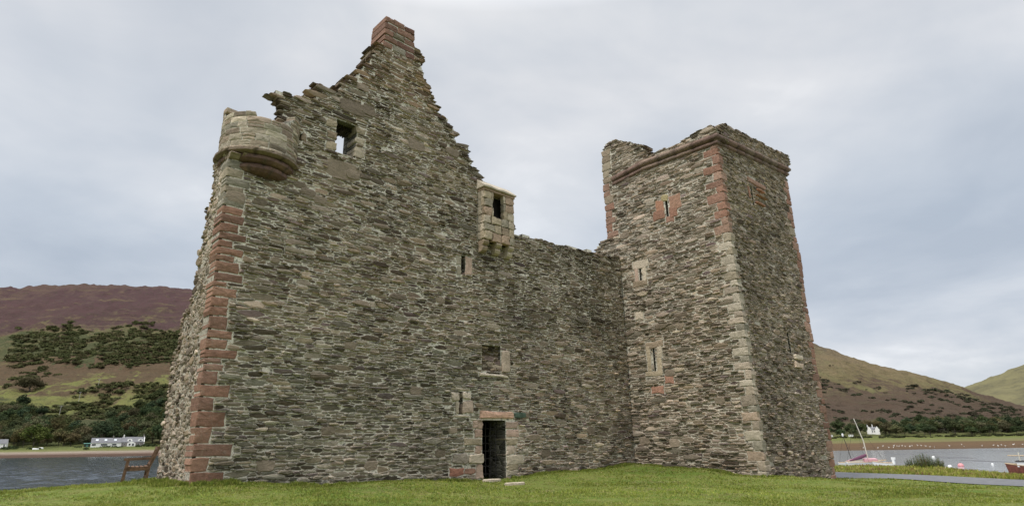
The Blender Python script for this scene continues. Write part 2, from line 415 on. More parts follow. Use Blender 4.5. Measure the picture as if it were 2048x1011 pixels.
def wall(name, P, poly, holes, rects, th, pal, parent, mort, ch=.115, cw=.4, big=(), seed=1, gap=.012, open_h=99, tonefn=None, tilt=0.0, lowcut=None, dpk=1.0, missing=0.004, smear=.42, thin=None):
    V = []; F = []; Mi = []
    backing(V, F, Mi, P, poly, holes, th, thin=thin)
    V = np.array(V); nb = len(V); r = random.Random(seed*13+5); st = Stones()
    bigs = big; cells = pack(poly, list(rects)+[(bx-bh*.66, bx+bh*.66, by-bh*.40, by+bh*.40) for bx, by, bh in big], ch, cw, (), seed, tilt)
    for cell, cx, cy, w_, h_ in cells:
        e = edge_dist(poly, cx, cy, open_h)
        if r.random() < missing and e > .3: continue
        tone = pick(pal, r)
        ln_ = 1+.32*mnoise.noise(Vector((cx*.35, cy*.3, seed*4.4)))+.2*mnoise.noise(Vector((cx*1.1, cy*1.3, seed))); tone = tuple(q*ln_ for q in tone)
        if tonefn: tone = tonefn(cx, cy, tone, r)
        th_ = thin[2] if (thin and cx < thin[0] and cy > thin[1]) else th
        if e < .22:
            q0 = min(r.uniform(.22, .38)*th, th_); st.cell(P.many, cell, cx, cy, w_, h_, r, tone, gap*.8, back=-q0, dp=r.uniform(.01, .07), tilt=.1)
            while q0 < th_-.1:       # the wall head is built up of separate stones through its thickness
                q1 = min(th_, q0+r.uniform(.2, .38)); ox, oy, k = r.uniform(-.07, .07), r.uniform(-.05, .03), r.uniform(.75, 1.1)
                if r.random() < .88: st.cell(P.many, [(cx+(a-cx)*k+ox, cy+(b-cy)*r.uniform(.85, 1.1)+oy) for a, b in cell], cx+ox, cy+oy, w_, h_, r, pick(pal, r), gap*.5, back=-q1, dp=-q0, tilt=.1)
                q0 = q1
        else: st.cell(P.many, cell, cx, cy, w_, h_, r, tone, gap*r.uniform(.6, 1.5), smear=max(0, min(.95, smear-(.16 if cy < 4.5 else 0)+1.1*mnoise.noise(Vector((cx*.45, cy*.5, seed*2.2)))+.35*mnoise.noise(Vector((cx*2, cy*2, seed))))), dp=r.choice((.009, .014, .022, .034, .055))*r.uniform(.8, 1.2)*dpk*float(np.interp(cy, [0, 4, 8], [1.5, 1.35, 1.0])))
    for bx, by, bh in bigs:
        kk = r.uniform(.9, 1.35); k = r.uniform(1.5, 1.9); n_ = 8; cell = [(bx+bh*k/2*math.copysign(abs(math.cos(2*math.pi*i/n_+.3))**.6, math.cos(2*math.pi*i/n_+.3))*r.uniform(.85, 1.12), by+bh/2*math.copysign(abs(math.sin(2*math.pi*i/n_+.3))**.6, math.sin(2*math.pi*i/n_+.3))*r.uniform(.85, 1.1)) for i in range(n_)]
        st.cell(P.many, cell, bx, by, bh*k, bh, r, tuple(c*kk for c in MD), .004, smear=.3, dp=r.uniform(.02, .05), tilt=.03, round_=.14)
    sv, sf, stn = st.arrays()
    F2 = F+[tuple(i+nb for i in f) for f in sf]; Vv = np.vstack([V, sv]); T = np.vstack([np.ones((nb, 3)), stn])
    o = mesh_obj(name, Vv, F2, [M_stone, mort, M_rub], parent, Mi+[0]*len(sf), T)
    return o

# palettes (linear albedo)
DK = (.072, .060, .044); MD = (.165, .146, .112); BR = (.20, .168, .122); GN = (.15, .142, .11); PL = (.32, .285, .225); PU = (.13, .106, .098); GY = (.26, .235, .19)
RED = (.262, .148, .108); RED2 = (.22, .13, .098); PINK = (.35, .265, .22); BUF = (.33, .28, .21); PALE = (.40, .35, .285); TAN = (.25, .20, .15)
pal_F = [(DK, 2.2), (MD, 4), (BR, 2.2), (GN, 2), (GY, 1.5), (PL, .45), (PU, .6)]
pal_top = [(DK, 2.2), (MD, 3.5), (BR, 3.2), (GN, 1), (GY, 1.8), (PL, .7), (PU, .5)]
pal_T1 = [(DK, 1), (MD, 3.5), (BR, 2.4), (GN, 2.4), (GY, 2.6), (PL, 1.0), (PU, .4)]
pal_T2 = [(DK, 1.8), (MD, 4), (BR, 2.6), (GN, 1.5), (GY, 2.6), (PL, 1.0), (PU, .5)]
pal_S = [(MD, 3), (BR, 2), (GY, 3), (PL, 1.3), (DK, 1.2), (PALE, .2)]

# ------------------------------------------------------------------ dressed blocks
def blocks(P, specs, name, parent, mat=None, label=None, back=-.3, th=None, jf=1.0):
    """specs: (s0,s1,h0,h1,tone,out) each a dressed stone block; one mesh"""
    r = random.Random(len(name)*31+len(specs)); st = Stones()
    for sp in specs:
        a, b, c, d, tone, o = sp[:6]; bk = sp[6] if len(sp) > 6 else back; nrm = sp[7] if len(sp) > 7 else .1
        j = jf*min(.034, (b-a)*.10, (d-c)*.2); cell = [(a+r.uniform(-j, j), c+r.uniform(-j, j)), ((a+b)/2, c+r.uniform(-j, j)), (b+r.uniform(-j, j), c+r.uniform(-j, j)), (b+r.uniform(-j, j), (c+d)/2), (b+r.uniform(-j, j), d+r.uniform(-j, j)), ((a+b)/2, d+r.uniform(-j, j)), (a+r.uniform(-j, j), d+r.uniform(-j, j)), (a+r.uniform(-j, j), (c+d)/2)]
        k = r.uniform(.85, 1.15); st.cell(P.many, cell, (a+b)/2, (c+d)/2, b-a, d-c, r, tuple(x*k for x in tone), .007, dp=o, back=bk, tilt=.02, round_=nrm)
    V, F, T = st.arrays(); o = mesh_obj(name, V, F, [mat or M_dress], parent, None, T)
    if label: o['label'] = label
    return o
def pxrect(P, x0, y0, x1, y1):
    """opening given by its picture corners: left edge x0, right edge x1"""
    a, t = P.px(x0, y0); b, bo = P.px(x1, y1); return (min(a, b), max(a, b), min(bo, t), max(bo, t))

# ================================================================== THE CASTLE
castle = empty('castle_ruin', Lc+dW*8)
tag(castle, 'roofless grey rubble castle with pointed gable and square tower on the lawn', 'castle')
bpy.context.view_layer.update()
_ci = castle.matrix_world.inverted()
def own(o, par=None):
    """parent while keeping world-space vertices where they are"""
    o.parent = par or castle; o.matrix_parent_inverse = _ci if (par or castle) is castle else Matrix.Identity(4)
    return o
GB = .1                                     # masonry starts below the grass
def pts(P, lst): return [P.px(*p) for p in lst]

# ---- corner lines
def corner_F(h): return -.0183*h
def corner_T(h): return Qs0-LEAN*h

# ---- left corner quoins, read from the photograph: rows (bottom y, top y, right end x)
qy = [974, 944, 914, 886, 853, 821, 793, 767, 740, 725, 714, 696, 675, 657, 629, 611, 591, 571, 560, 542, 520, 507, 492, 477, 462, 443, 425, 410, 383, 368, 352, 334, 317]
qx = [445, 415, 464, 421, 450, 426, 459, 434, 447, 442, 474, 453, 466, 454, 456, 457, 474, 454, 486, 478, 470, 486, 466, 492, 478, 488, 486, 490, 488, 500, 486, 503, 490]
rQ = random.Random(3); quo = []; rectF = []; rectS = []
for i in range(len(qy)-1):
    yb, yt = qy[i], qy[i+1]; cx = 379+(972-(yb+yt)/2)*(76/620)
    h0 = PF.px(cx, yb)[1]; h1 = PF.px(cx, yt)[1]; s1 = PF.px(qx[i], (yb+yt)/2)[0]; sc = corner_F((h0+h1)/2)
    eb = rQ.choice((.3, .42, .55)); 
    if (yb+yt)/2 > 400: tone = rQ.choice((RED, RED, (.24, .14, .105), (.28, .165, .12), (.30, .19, .145) if rQ.random() < .3 else RED2))
    else: tone = rQ.choice((BUF, TAN, (.24, .20, .15), GY))
    if i in (8, 9): tone = (.3, .19, .15)
    if i == 0: h0 -= .5
    quo.append((sc-.022, s1, h0+.004, h1-.004, tone, .022, -eb, .035)); rectF.append((sc-1, s1+.012, h0, h1)); rectS.append((-.5, eb+.02, h0, h1))
own(blocks(PF, quo, 'corner_quoins', None, mat=M_quoin, jf=.35), castle)['label'] = 'red sandstone blocks at the left corner'
bpy.data.objects['corner_quoins'].matrix_parent_inverse = _ci

# ---- openings of the long front wall
o_attic = pxrect(PF, 674, 238, 710, 316); o_tiny = pxrect(PF, 591, 264, 604, 283); o_slitA = pxrect(PF, 922, 510, 930, 550)
o_slitB = pxrect(PF, 917, 782, 925, 828); o_door = pxrect(PF, 964, 839, 1012, 960); o_blind = pxrect(PF, 963, 688, 1001, 744)
o_door = (o_door[0], o_door[1], .1, o_door[3])
holesF = [o_attic, o_tiny, o_slitA, o_slitB, o_door, o_blind]
def R(P, x0, y0, x1, y1): return pxrect(P, x0, y0, x1, y1)
def grp(name, P, specs, label=None, back=-.3):
    """specs in picture boxes -> block mesh; also returns the kept-out rects"""
    sp = []; rc = []
    for q in specs:
        a, b, c, d = R(P, *q[:4]); sp.append((a, b, c, d, q[4], q[5] if len(q) > 5 else .03, q[6] if len(q) > 6 else back, q[7] if len(q) > 7 else .1)); rc.append((a-.01, b+.01, c-.008, d+.008))
    o = blocks(P, sp, name, None, label=label, back=back); own(o, castle); o.matrix_parent_inverse = _ci; return o, rc
RF = rectF+[(16.3, 30, -5, 30)]
def sub(o, par):
    """make o a sub-part of par (both carry world-space vertices)"""
    o.parent = par; o.matrix_parent_inverse = Matrix.Identity(4); return o
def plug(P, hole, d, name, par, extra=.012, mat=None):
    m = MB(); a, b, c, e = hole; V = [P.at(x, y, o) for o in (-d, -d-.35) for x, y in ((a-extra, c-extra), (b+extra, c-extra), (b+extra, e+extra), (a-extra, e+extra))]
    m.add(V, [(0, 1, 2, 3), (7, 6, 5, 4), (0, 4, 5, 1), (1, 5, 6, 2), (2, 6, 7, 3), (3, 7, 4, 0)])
    return sub(m.build(name, mat or M_dark), par)  # default block is coloured near-black for the shade inside openings

# attic window
jl, rc = grp('window_surround', PF, [(653, 236, 674, 258, BUF, .03), (655, 258, 673, 280, TAN, .03), (651, 281, 672, 303, BUF, .03),
    (712, 252, 731, 272, BUF, .03, -.5), (711, 273, 729, 292, PALE, .035, -.5), (710, 293, 728, 318, PALE, .03, -.5),
    (664, 227, 712, 238, DK, .02, -.9), (712, 236, 735, 251, TAN, .03)], 'pale jambs round the attic window'); RF += rc
RF.append((o_attic[0], o_attic[1], o_attic[2], o_attic[3]))
a_, b_, c_, d_ = o_attic; rr = random.Random(5); ld = Stones()
for k in range(9):      # broken stones hanging under the inner lintel
    s0 = a_+(b_-a_)*k/9; hh = rr.uniform(.04, .2); w0 = (b_-a_)/9*1.05
    cell = [(s0, d_-hh), (s0+w0, d_-hh*rr.uniform(.6, 1)), (s0+w0, d_+.02), (s0, d_+.02)]
    ld.cell(PF.many, cell, s0+w0/2, d_-hh/2, w0, hh, rr, DK, 0.0, dp=-.4, back=-.7)
V, F_, T = ld.arrays(); sub(mesh_obj('broken_lintel', V, F_, M_dress, None, None, T), jl)
RF.append(o_tiny)
j2, rc = grp('loophole_surround', PF, [(583, 283, 606, 292, TAN, .02), (588, 252, 606, 264, TAN, .03), (604, 264, 612, 284, TAN, .03)], None); RF += rc
# slit A
j3, rc = grp('slit_surround', PF, [(930, 512, 943, 551, PINK, .03), (913, 511, 922, 530, GY, .02), (913, 531, 922, 551, GY, .02), (908, 500, 945, 510, DK, .03)], 'pale jamb right of the upper slit'); RF += rc+[o_slitA]
plug(PF, o_slitA, .7, 'recess_shade', j3)
# slit B
j4, rc = grp('slit_surround', PF, [(902, 783, 917, 801, (.46, .40, .34), .07, -.3, .25), (910, 803, 917, 827, PALE, .05), (925, 783, 941, 798, (.46, .40, .34), .07, -.3, .25), (925, 800, 945, 827, (.42, .34, .28), .05),
    (901, 774, 939, 781, PALE, .05), (907, 829, 939, 834, PALE, .05)], 'pale rounded stones round the slit beside the door'); RF += rc+[o_slitB]
plug(PF, o_slitB, .7, 'recess_shade', j4)
# blind window
j5, rc = grp('blind_window_surround', PF, [(1001, 700, 1019, 745, (.40, .33, .27), .06), (957, 745, 1015, 756, (.46, .41, .35), .08), (1001, 744, 1014, 746, BUF, .05)], 'pale jamb and sill of the blocked window'); RF += rc+[o_blind]
fill = Stones(); rr = random.Random(9)
for cell, cx, cy, w_, h_ in pack([(o_blind[0]-.25, o_blind[2]-.15), (o_blind[1]+.25, o_blind[2]-.15), (o_blind[1]+.25, o_blind[3]+.15), (o_blind[0]-.25, o_blind[3]+.15)], [], .075, .26, seed=77):
    up = cy > o_blind[2]+.52*(o_blind[3]-o_blind[2]); fill.cell(PF.many, cell, cx, cy, w_, h_, rr, pick(pal_F, rr), .008, smear=.5, dp=(-.13 if up else -.005)+rr.uniform(-.02, .02), back=-.4)
V, F_, T = fill.arrays(); sub(mesh_obj('rubble_fill', V, F_, M_stone, None, None, T), j5); plug(PF, o_blind, .16, 'mortar_bed', j5, mat=M_mort3)
# doorway
j6, rc = grp('door_surround', PF, [(958, 820, 1026, 838, (.46, .30, .235), .06, -.5),
    (945, 841, 964, 858, PINK, .04, -.5), (947, 859, 965, 874, (.40, .29, .24), .035, -.5), (927, 875, 963, 890, BUF, .05, -.5), (949, 891, 964, 905, (.40, .30, .25), .03, -.5), (937, 906, 966, 927, PALE, .08, -.5, .28), (952, 928, 966, 957, PINK, .04, -.5),
    (1012, 841, 1035, 857, PINK, .04, -.5), (1012, 859, 1037, 873, (.42, .31, .26), .03, -.5), (1011, 875, 1033, 888, BUF, .045, -.5), (1012, 889, 1030, 908, (.46, .38, .32), .03, -.5), (1012, 909, 1047, 926, PALE, .045, -.5), (1013, 928, 1035, 938, BUF, .04, -.5), (1012, 939, 1033, 950, PALE, .04, -.5), (1013, 951, 1030, 962, PINK, .03, -.5),
    (904, 906, 935, 927, (.24, .21, .18), .06, -.2, .3), (898, 935, 928, 950, (.30, .15, .11), .03), (929, 935, 950, 947, (.28, .17, .13), .03), (1036, 898, 1055, 908, GY, .05, -.2, .3), (1027, 824, 1051, 835, (.07, .10, .08), .06, -.2, .3)], 'pink lintel and pale jambs of the doorway'); RF += rc+[o_door]
# entrance chamber behind the door (a closed room, darkened by its near-black colour)
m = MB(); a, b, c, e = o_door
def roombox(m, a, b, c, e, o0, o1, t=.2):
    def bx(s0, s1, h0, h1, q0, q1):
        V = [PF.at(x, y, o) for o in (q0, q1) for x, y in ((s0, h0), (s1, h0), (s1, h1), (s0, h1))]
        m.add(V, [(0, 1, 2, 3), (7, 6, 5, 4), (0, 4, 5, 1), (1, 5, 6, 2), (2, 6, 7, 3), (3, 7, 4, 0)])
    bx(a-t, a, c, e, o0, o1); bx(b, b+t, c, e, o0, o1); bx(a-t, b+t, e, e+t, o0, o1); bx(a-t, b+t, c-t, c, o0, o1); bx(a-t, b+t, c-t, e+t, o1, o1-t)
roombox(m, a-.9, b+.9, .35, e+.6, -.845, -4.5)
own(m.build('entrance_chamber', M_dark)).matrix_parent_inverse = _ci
# iron gate swung inwards against the right jamb
m = MB(); g0 = PF.at(b-.06, 0, -.35); gd = (-dW*.62 - nW*.78); zz0, zz1 = .62, e-.06
def gp(k, z): p = g0+gd*k; return (p[0], p[1], z)
for k in range(6): m.bar(gp(.05+k*.17, zz0), gp(.05+k*.17, zz1), .028, .028)
for k in range(8): m.bar(gp(.02, zz0+.08+k*.235), gp(.93, zz0+.08+k*.235), .026, .03)
own(m.build('iron_gate', M_iron)).matrix_parent_inverse = _ci
# threshold
m = MB(); p = PF.at((a+b)/2-.02, .55, .25); 

# big face stones seen in the photograph
def big(P, lst):
    out = []
    for x, y, hp in lst:
        s, h = P.px(x, y); s2, h2 = P.px(x, y-hp/2); s3, h3 = P.px(x, y+hp/2); out.append((s, h, h2-h3))
    return out
bigF = big(PF, [(684, 340, 42), (702, 214, 30), (736, 222, 22), (705, 350, 20), (832, 290, 24), (600, 370, 16), (520, 404, 16), (470, 395, 26), (617, 385, 16), (640, 400, 18), (875, 382, 14), (725, 175, 16),
    (905, 305, 18), (700, 690, 18), (655, 860, 22), (830, 780, 18), (530, 930, 26), (742, 930, 20), (880, 600, 14), (770, 560, 14), (1090, 600, 14), (1050, 830, 16), (1090, 905, 18), (1180, 860, 16), (550, 520, 14), (905, 860, 14), (880, 905, 18)])

outF = [(0.0, GB), (corner_F(9.0), 9.0), (.3, 9.04), (.45, 9.6), (1.15, 9.95)] + pts(PF, [(556, 243), (563, 216), (556, 199), (545, 183), (550, 177), (562, 180), (573, 189), (586, 190), (601, 203), (612, 196), (627, 199), (632, 168), (640, 166), (664, 183), (672, 181), (684, 164), (700, 158), (716, 144), (722, 133), (735, 127), (738, 114), (752, 96), (767, 78), (773, 38),
    (790, 46), (812, 56), (825, 66), (826, 92), (834, 98), (847, 113), (849, 124), (843, 128), (851, 152), (847, 162), (863, 174), (859, 181), (873, 197), (865, 202), (878, 215), (874, 224), (886, 233), (899, 241), (896, 251), (913, 264), (909, 272), (916, 287), (931, 291), (944, 303), (931, 311), (949, 324), (941, 333), (956, 340), (963, 352), (969, 366),
    (1010, 400), (1029, 450), (1031, 468), (1055, 471), (1064, 477), (1083, 479), (1110, 490), (1130, 491), (1160, 500), (1172, 499), (1190, 505), (1215, 509), (1245, 512)])+[(16.62, 9.4), (16.62, GB)]
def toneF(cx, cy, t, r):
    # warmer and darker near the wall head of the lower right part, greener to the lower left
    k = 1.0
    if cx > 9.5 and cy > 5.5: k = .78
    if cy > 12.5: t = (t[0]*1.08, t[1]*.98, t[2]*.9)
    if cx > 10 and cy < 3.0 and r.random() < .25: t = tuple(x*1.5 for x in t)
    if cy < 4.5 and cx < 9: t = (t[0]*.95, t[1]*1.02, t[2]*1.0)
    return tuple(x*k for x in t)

# ---- garderobe box on the front wall: its rect must be free of face stones
gs0 = PF.px(955, 440)[0]
def solve_w():
    lo, hi = 0., 2.
    for _ in range(40):
        w_ = (lo+hi)/2; x, y = proj(PF.at(gs0, 9.3, w_)); 
        if x < 968: hi_ = False
        if x < 968: lo = w_
        else: hi = w_
    return lo
gw = solve_w()
if gw > 1.2 or gw < .2: gw = .62
PG = Plane(PF.at(0, 0, gw), dW, zH); PG.n = nW.copy()
gs0 = PG.px(968, 440)[0]; gs1 = PG.px(1028, 450)[0]
gtop = PG.px(968, 378)[1]; gbot = PG.px(968, 476)[1]
print('garderobe', gs0, gs1, gw, gbot, gtop)
RF.append((gs0-.02, gs1+.02, gbot-.05, gtop+.1))

_cb = PF.px(771, 93)[1]; RF.append((PF.px(771, 60)[0]-.5, PF.px(829, 88)[0]-.02, _cb-.01, 30))
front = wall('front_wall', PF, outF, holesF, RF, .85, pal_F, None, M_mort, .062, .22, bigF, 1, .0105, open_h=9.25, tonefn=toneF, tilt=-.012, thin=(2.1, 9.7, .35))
own(front).matrix_parent_inverse = _ci

# ---- chimney head of red blocks
specs = []; ys = [30, 43, 56, 68, 80, 93]; rr = random.Random(4)
for i in range(5):
    x0 = 771-(ys[i]-30)*.1; x1 = 829.5; y0 = ys[i]; y1 = ys[i+1]; dy = 14
    s0, t0 = PF.px(x0, y0); s1 = PF.px(x1, y0+16)[0]; hb = PF.px(x0, y1)[1]
    cuts = [s0, s0+(s1-s0)*rr.uniform(.35, .6), s1] if i % 2 else [s0, s0+(s1-s0)*.3, s0+(s1-s0)*rr.uniform(.62, .75), s1]
    for k in range(len(cuts)-1):
        tn = rr.choice((RED2, (.17, .095, .075), (.22, .13, .1))) if (k == 0 or k == len(cuts)-2 or i == 0) else rr.choice((GY, BR, RED2))
        specs.append((cuts[k]+.004, cuts[k+1]-.004, hb+.006, t0-.004-(.06*rr.random() if i == 0 else 0), tn, rr.uniform(.02, .05), -.87 if k == 0 else -.84, .07))
ch = blocks(PF, specs, 'chimney', None, mat=M_quoin, jf=.5, label='chimney head of dark red blocks'); own(ch).matrix_parent_inverse = _ci
m = [(667, 0)]
cr, _rc = grp('crow_step', PF, [(631, 167, 670, 184, (.25, .115, .085), .05, -.7)], 'single red coping stone on the left slope')

# ---- left side wall
outS = [(-.05, GB)] + [(-.05, 9.0), (1.25, 9.0)] + pts(PS, [(428, 352), (424, 395), (414, 425), (409, 470), (398, 520), (388, 575), (379, 612), (363, 640), (359, 690), (345, 730), (330, 840), (314, 945)])+[(2.95, GB)]
outS = [(max(-.05, min(a, 3.1)), h) for a, h in outS]
sidew = wall('side_wall', PS, outS, [], rectS, .9, pal_S, None, M_mort2, .075, .14, (), 4, .0085, open_h=3.2, missing=.001, dpk=.5, smear=.3)
own(sidew).matrix_parent_inverse = _ci

# ---- rear wall (low, hidden behind)
def plainwall(name, P, poly, th, off=0):
    V = []; F = []; Mi = []; backing(V, F, Mi, P, poly, [], th, off); o = mesh_obj(name, V, F, M_rub); own(o).matrix_parent_inverse = _ci; return o
plainwall('rear_wall', PF, [(2.9, GB), (2.9, 5.5), (6, 6.4), (9, 5.8), (13, 6.6), (16.4, 7), (16.4, GB)], .9, -8.5)

# ---- round corner turret
TC = Lc+dW*.75-nW*.55; TR = 1.0; ph0 = math.atan2(-TC[1], -TC[0])
def cyl(A, H, O):
    th = ph0+A/TR; rr_ = TR+O; return np.stack([TC[0]+rr_*np.cos(th), TC[1]+rr_*np.sin(th), H], 1)
tops = [(-3.14, 9.9), (-2.2, 9.95), (-1.75, 10.05), (-1.68, 10.42), (-1.3, 10.45), (-1.25, 10.2), (-.9, 10.08), (-.3, 10.1), (.1, 10.06), (.45, 10.03), (.62, 10.12), (.8, 10.32), (1.05, 10.5), (1.4, 10.5), (1.9, 10.2), (3.14, 9.9)]
def ttop(a): return float(np.interp(a, [t[0] for t in tops], [t[1] for t in tops]))
st = Stones(); rr = random.Random(21)
pt = [(-3.14, 9.02), (3.14, 9.02)]+[(a, h) for a, h in reversed(tops)]
hh_ = 9.04
while hh_ < 10.5:
    rh = rr.uniform(.10, .2); x_ = -3.14+rr.uniform(0, .3)
    while x_ < 3.14:
        ww = rr.uniform(.16, .5)*(1.3 if rh > .15 else .9); x1_ = min(3.16, x_+ww); cx = (x_+x1_)/2; tp = ttop(cx)
        if hh_+rh*.5 < tp:
            parts_ = [(hh_, hh_+rh)] if (rr.random() < .72 or cx > .9) and cx < .7 else [(hh_, hh_+rh*.5), (hh_+rh*.5, hh_+rh)]
            for q0, q1 in parts_:
                cy = (q0+q1)/2; j_ = .012; cell = [(x_+rr.uniform(-j_, j_), q0+rr.uniform(-j_, j_)), (cx, q0+rr.uniform(-j_, j_)), (x1_+rr.uniform(-j_, j_), q0+rr.uniform(-j_, j_)), (x1_+rr.uniform(-j_, j_), q1+rr.uniform(-j_, j_)), (cx, q1+rr.uniform(-j_, j_)), (x_+rr.uniform(-j_, j_), q1+rr.uniform(-j_, j_))]
                tn = pick([(BUF, .8), ((.26, .21, .17), 2.5), (GY, 3), (PL, 1.2), (PALE, .5), ((.2, .165, .13), 1.5)], rr)
                st.cell(cyl, cell, cx, cy, x1_-x_, q1-q0, rr, tn, .006, smear=.25, dp=rr.uniform(.008, .024), back=-.3 if tp-cy < .25 else -.03, tilt=.03, round_=.12)
        x_ = x1_
    hh_ += rh
V, F_, T = st.arrays(); V = list(map(tuple, V)); F_ = list(F_); nb = len(V); n = 64; Mi = [0]*len(F_); T = np.vstack([T, np.ones((4*n, 3))])
for k in range(n):
    a = -math.pi+2*math.pi*k/n; t = ttop(a)-.07
    V += [tuple(cyl(np.array([a]), np.array([z]), np.array([o]))[0]) for o, z in ((0, 9.0), (0, t), (-.28, t), (-.28, 9.0))]
for k in range(n):
    p, q = nb+4*k, nb+4*((k+1) % n)
    for i in range(3): F_.append((p+i, q+i, q+i+1, p+i+1)); Mi.append(1 if i == 0 else 2)
tur = mesh_obj('corner_turret', V, F_, [M_dress, M_mort3, M_rub], None, Mi, T); own(tur).matrix_parent_inverse = _ci
m = MB(); rr = random.Random(8)
prof = [(.55, 8.47), (.70, 8.50), (.78, 8.53), (.86, 8.60), (.865, 8.69), (.80, 8.735), (.90, 8.76), (.985, 8.82), (.99, 8.90), (.93, 8.93), (1.02, 8.955), (1.10, 8.99), (1.105, 9.05), (1.04, 9.085), (.96, 9.09)]
n = 72; vs = []; ton = []
jn = [rr.uniform(-.012, .012) for _ in range(n//6+1)]
for i, (r_, z) in enumerate(prof):
    for k in range(n):
        th = 2*math.pi*k/n; joint = (k+3*(i//4)) % 8 == 0; q = r_+jn[(k//6)]*1.2+rr.uniform(-.006, .006)-(.02 if joint else 0)
        vs.append((TC[0]+q*math.cos(th), TC[1]+q*math.sin(th), z+rr.uniform(-.004, .004)))
        base = (.19, .16, .125) if z > 8.94 else (.125, .085, .075) if (k//8+i//4) % 3 else (.17, .12, .1)
        ton.append(base if not joint else (.1, .08, .07))
cor = mesh_obj('turret_corbel', vs, [(k+i*n, (k+1) % n+i*n, (k+1) % n+(i+1)*n, k+(i+1)*n) for i in range(len(prof)-1) for k in range(n)], M_mould, None, None, ton)
cor['label'] = 'dark red moulded rings under the turret'; own(cor).matrix_parent_inverse = _ci

# ---- garderobe (box latrine)
PGS = Plane(PF.at(gs0, 0, 0), nW, zH); PGS.n = -dW.copy()        # its left side, u runs outwards
wbox = []; rr = random.Random(12); rows = 6; hs = np.linspace(gbot, gtop, rows+1)
ox = pxrect(PG, 987, 391, 1007, 425); st = Stones()
rects = [ox]; y = gbot; rowh = []
specs = []; sside = []
for i in range(rows):
    h0, h1 = hs[i], hs[i+1]; off = (i % 2)*.5
    cuts = [gs0]; x = gs0+rr.uniform(.28, .5)
    while x < gs1-.2: cuts.append(x); x += rr.uniform(.26, .48)
    cuts.append(gs1)
    for k in range(len(cuts)-1):
        a, b = cuts[k], cuts[k+1]
        segs = [(a, b, h0, h1)]
        if h1 > ox[2]+.02 and h0 < ox[3]-.02:
            if a < ox[0] < b: segs = [(a, ox[0], h0, h1)]+([(ox[1], b, h0, h1)] if b > ox[1]+.04 else [])
            elif a < ox[1] < b: segs = [(ox[1], b, h0, h1)]
            elif a >= ox[0] and b <= ox[1]: segs = []
            elif a >= ox[0] and a < ox[1]: segs = [(max(a, ox[1]), b, h0, h1)] if b > ox[1]+.04 else []
            ns = []
            for q in segs:
                if q[2] < ox[2]-.03 and q[0] < ox[1] and q[1] > ox[0]: ns.append((q[0], q[1], q[2], ox[2]))
                else: ns.append(q)
            segs = ns
        for q in segs:
            if q[1]-q[0] > .05: specs.append((q[0]+.004, q[1]-.004, q[2]+.004, q[3]-.004, rr.choice((BUF, BUF, TAN, (.36, .27, .21), GY, PALE)), rr.uniform(.01, .03), -.16, .08))
    j0 = .0; j1 = rr.uniform(.25, .45)
    sside += [(0.0, j1*gw/.6-.004, h0+.005, h1-.005, rr.choice((BUF, TAN, GY)), .012, -.14, .08), (j1*gw/.6, gw-.01, h0+.005, h1-.005, rr.choice((BUF, TAN, PALE)), .016, -.14, .08)]
g1 = blocks(PG, specs, 'box_garderobe', None, label='projecting pale stone closet near the wall head'); own(g1).matrix_parent_inverse = _ci
g2 = sub(blocks(PGS, sside, 'left_cheek', None), g1)
PGR = Plane(PF.at(gs1, 0, 0), nW, zH); PGR.n = dW.copy(); g3 = sub(blocks(PGR, sside[::-1], 'right_cheek', None), g1)
m = MB()
def pbox(P, a, b, c, d, o0, o1, tone=(1, 1, 1)):
    V = [P.at(x, y, o) for o in (o0, o1) for x, y in ((a, c), (b, c), (b, d), (a, d))]
    m.add(V, [(0, 1, 2, 3), (7, 6, 5, 4), (0, 4, 5, 1), (1, 5, 6, 2), (2, 6, 7, 3), (3, 7, 4, 0)], tone)
m = MB(); pbox(PF, gs0+.12, gs1-.12, gbot+.02, gtop-.02, gw-.45, .01); sub(m.build('recess_shade', M_dark), g1)  # inner block painted near-black to read as a shaded hollow
m = MB()            # two-course sloping stone roof
for k, (e_, z0, z1, oo) in enumerate(((.0, -.005, .09, .03), (.05, .095, .15, .09))):
    a, b = gs0-e_-.02, gs1+e_+.02; V = []
    for s_ in np.linspace(a, b, 6):
        jj = rr.uniform(-.012, .012)
        V += [PF.at(s_, gtop+z0, gw+oo+jj), PF.at(s_, gtop+z1+jj, gw+oo+jj), PF.at(s_, gtop+z1+.38-k*.03, 0.0), PF.at(s_, gtop+z0, 0.0)]
    F_ = [(4*i+j, 4*i+(j+1) % 4, 4*i+4+(j+1) % 4, 4*i+4+j) for i in range(5) for j in range(4)]+[(3, 2, 1, 0), (20, 21, 22, 23)]
    m.add(V, F_, (.40, .36, .30) if k else (.30, .22, .17))
sub(m.build('garderobe_roof', M_dress), g1)
m = MB(); mb_t = [BUF, TAN, GY, PALE]
for k in range(3):  # three stepped rounded corbels
    sc = gs0+.13+(gs1-gs0-.26)*k/2
    for (z1, z0, ext) in ((gbot-.005, gbot-.20, gw+.0), (gbot-.205, gbot-.42, gw*.72)):
        pr = [(0, z1), (ext-.04, z1), (ext+.01, z1-.07), (ext-.03, z0+.06), (ext-.14, z0+.005), (0, z0)]
        if z0 < gbot-.3: pr = [(0, z1), (ext-.02, z1), (ext+.01, z1-.08), (ext-.03, z0+.05), (ext-.12, z0), (0, z0)]
        V = [PF.at(s_+rr.uniform(-.008, .008), z, o) for s_ in (sc-.115, sc+.115) for o, z in pr]; n = 6
        m.add(V, [tuple(range(5, -1, -1)), tuple(range(6, 12))]+[(i, (i+1) % 6, 6+(i+1) % 6, 6+i) for i in range(6)], rr.choice(mb_t))
sub(m.build('garderobe_corbels', M_dress), g1)

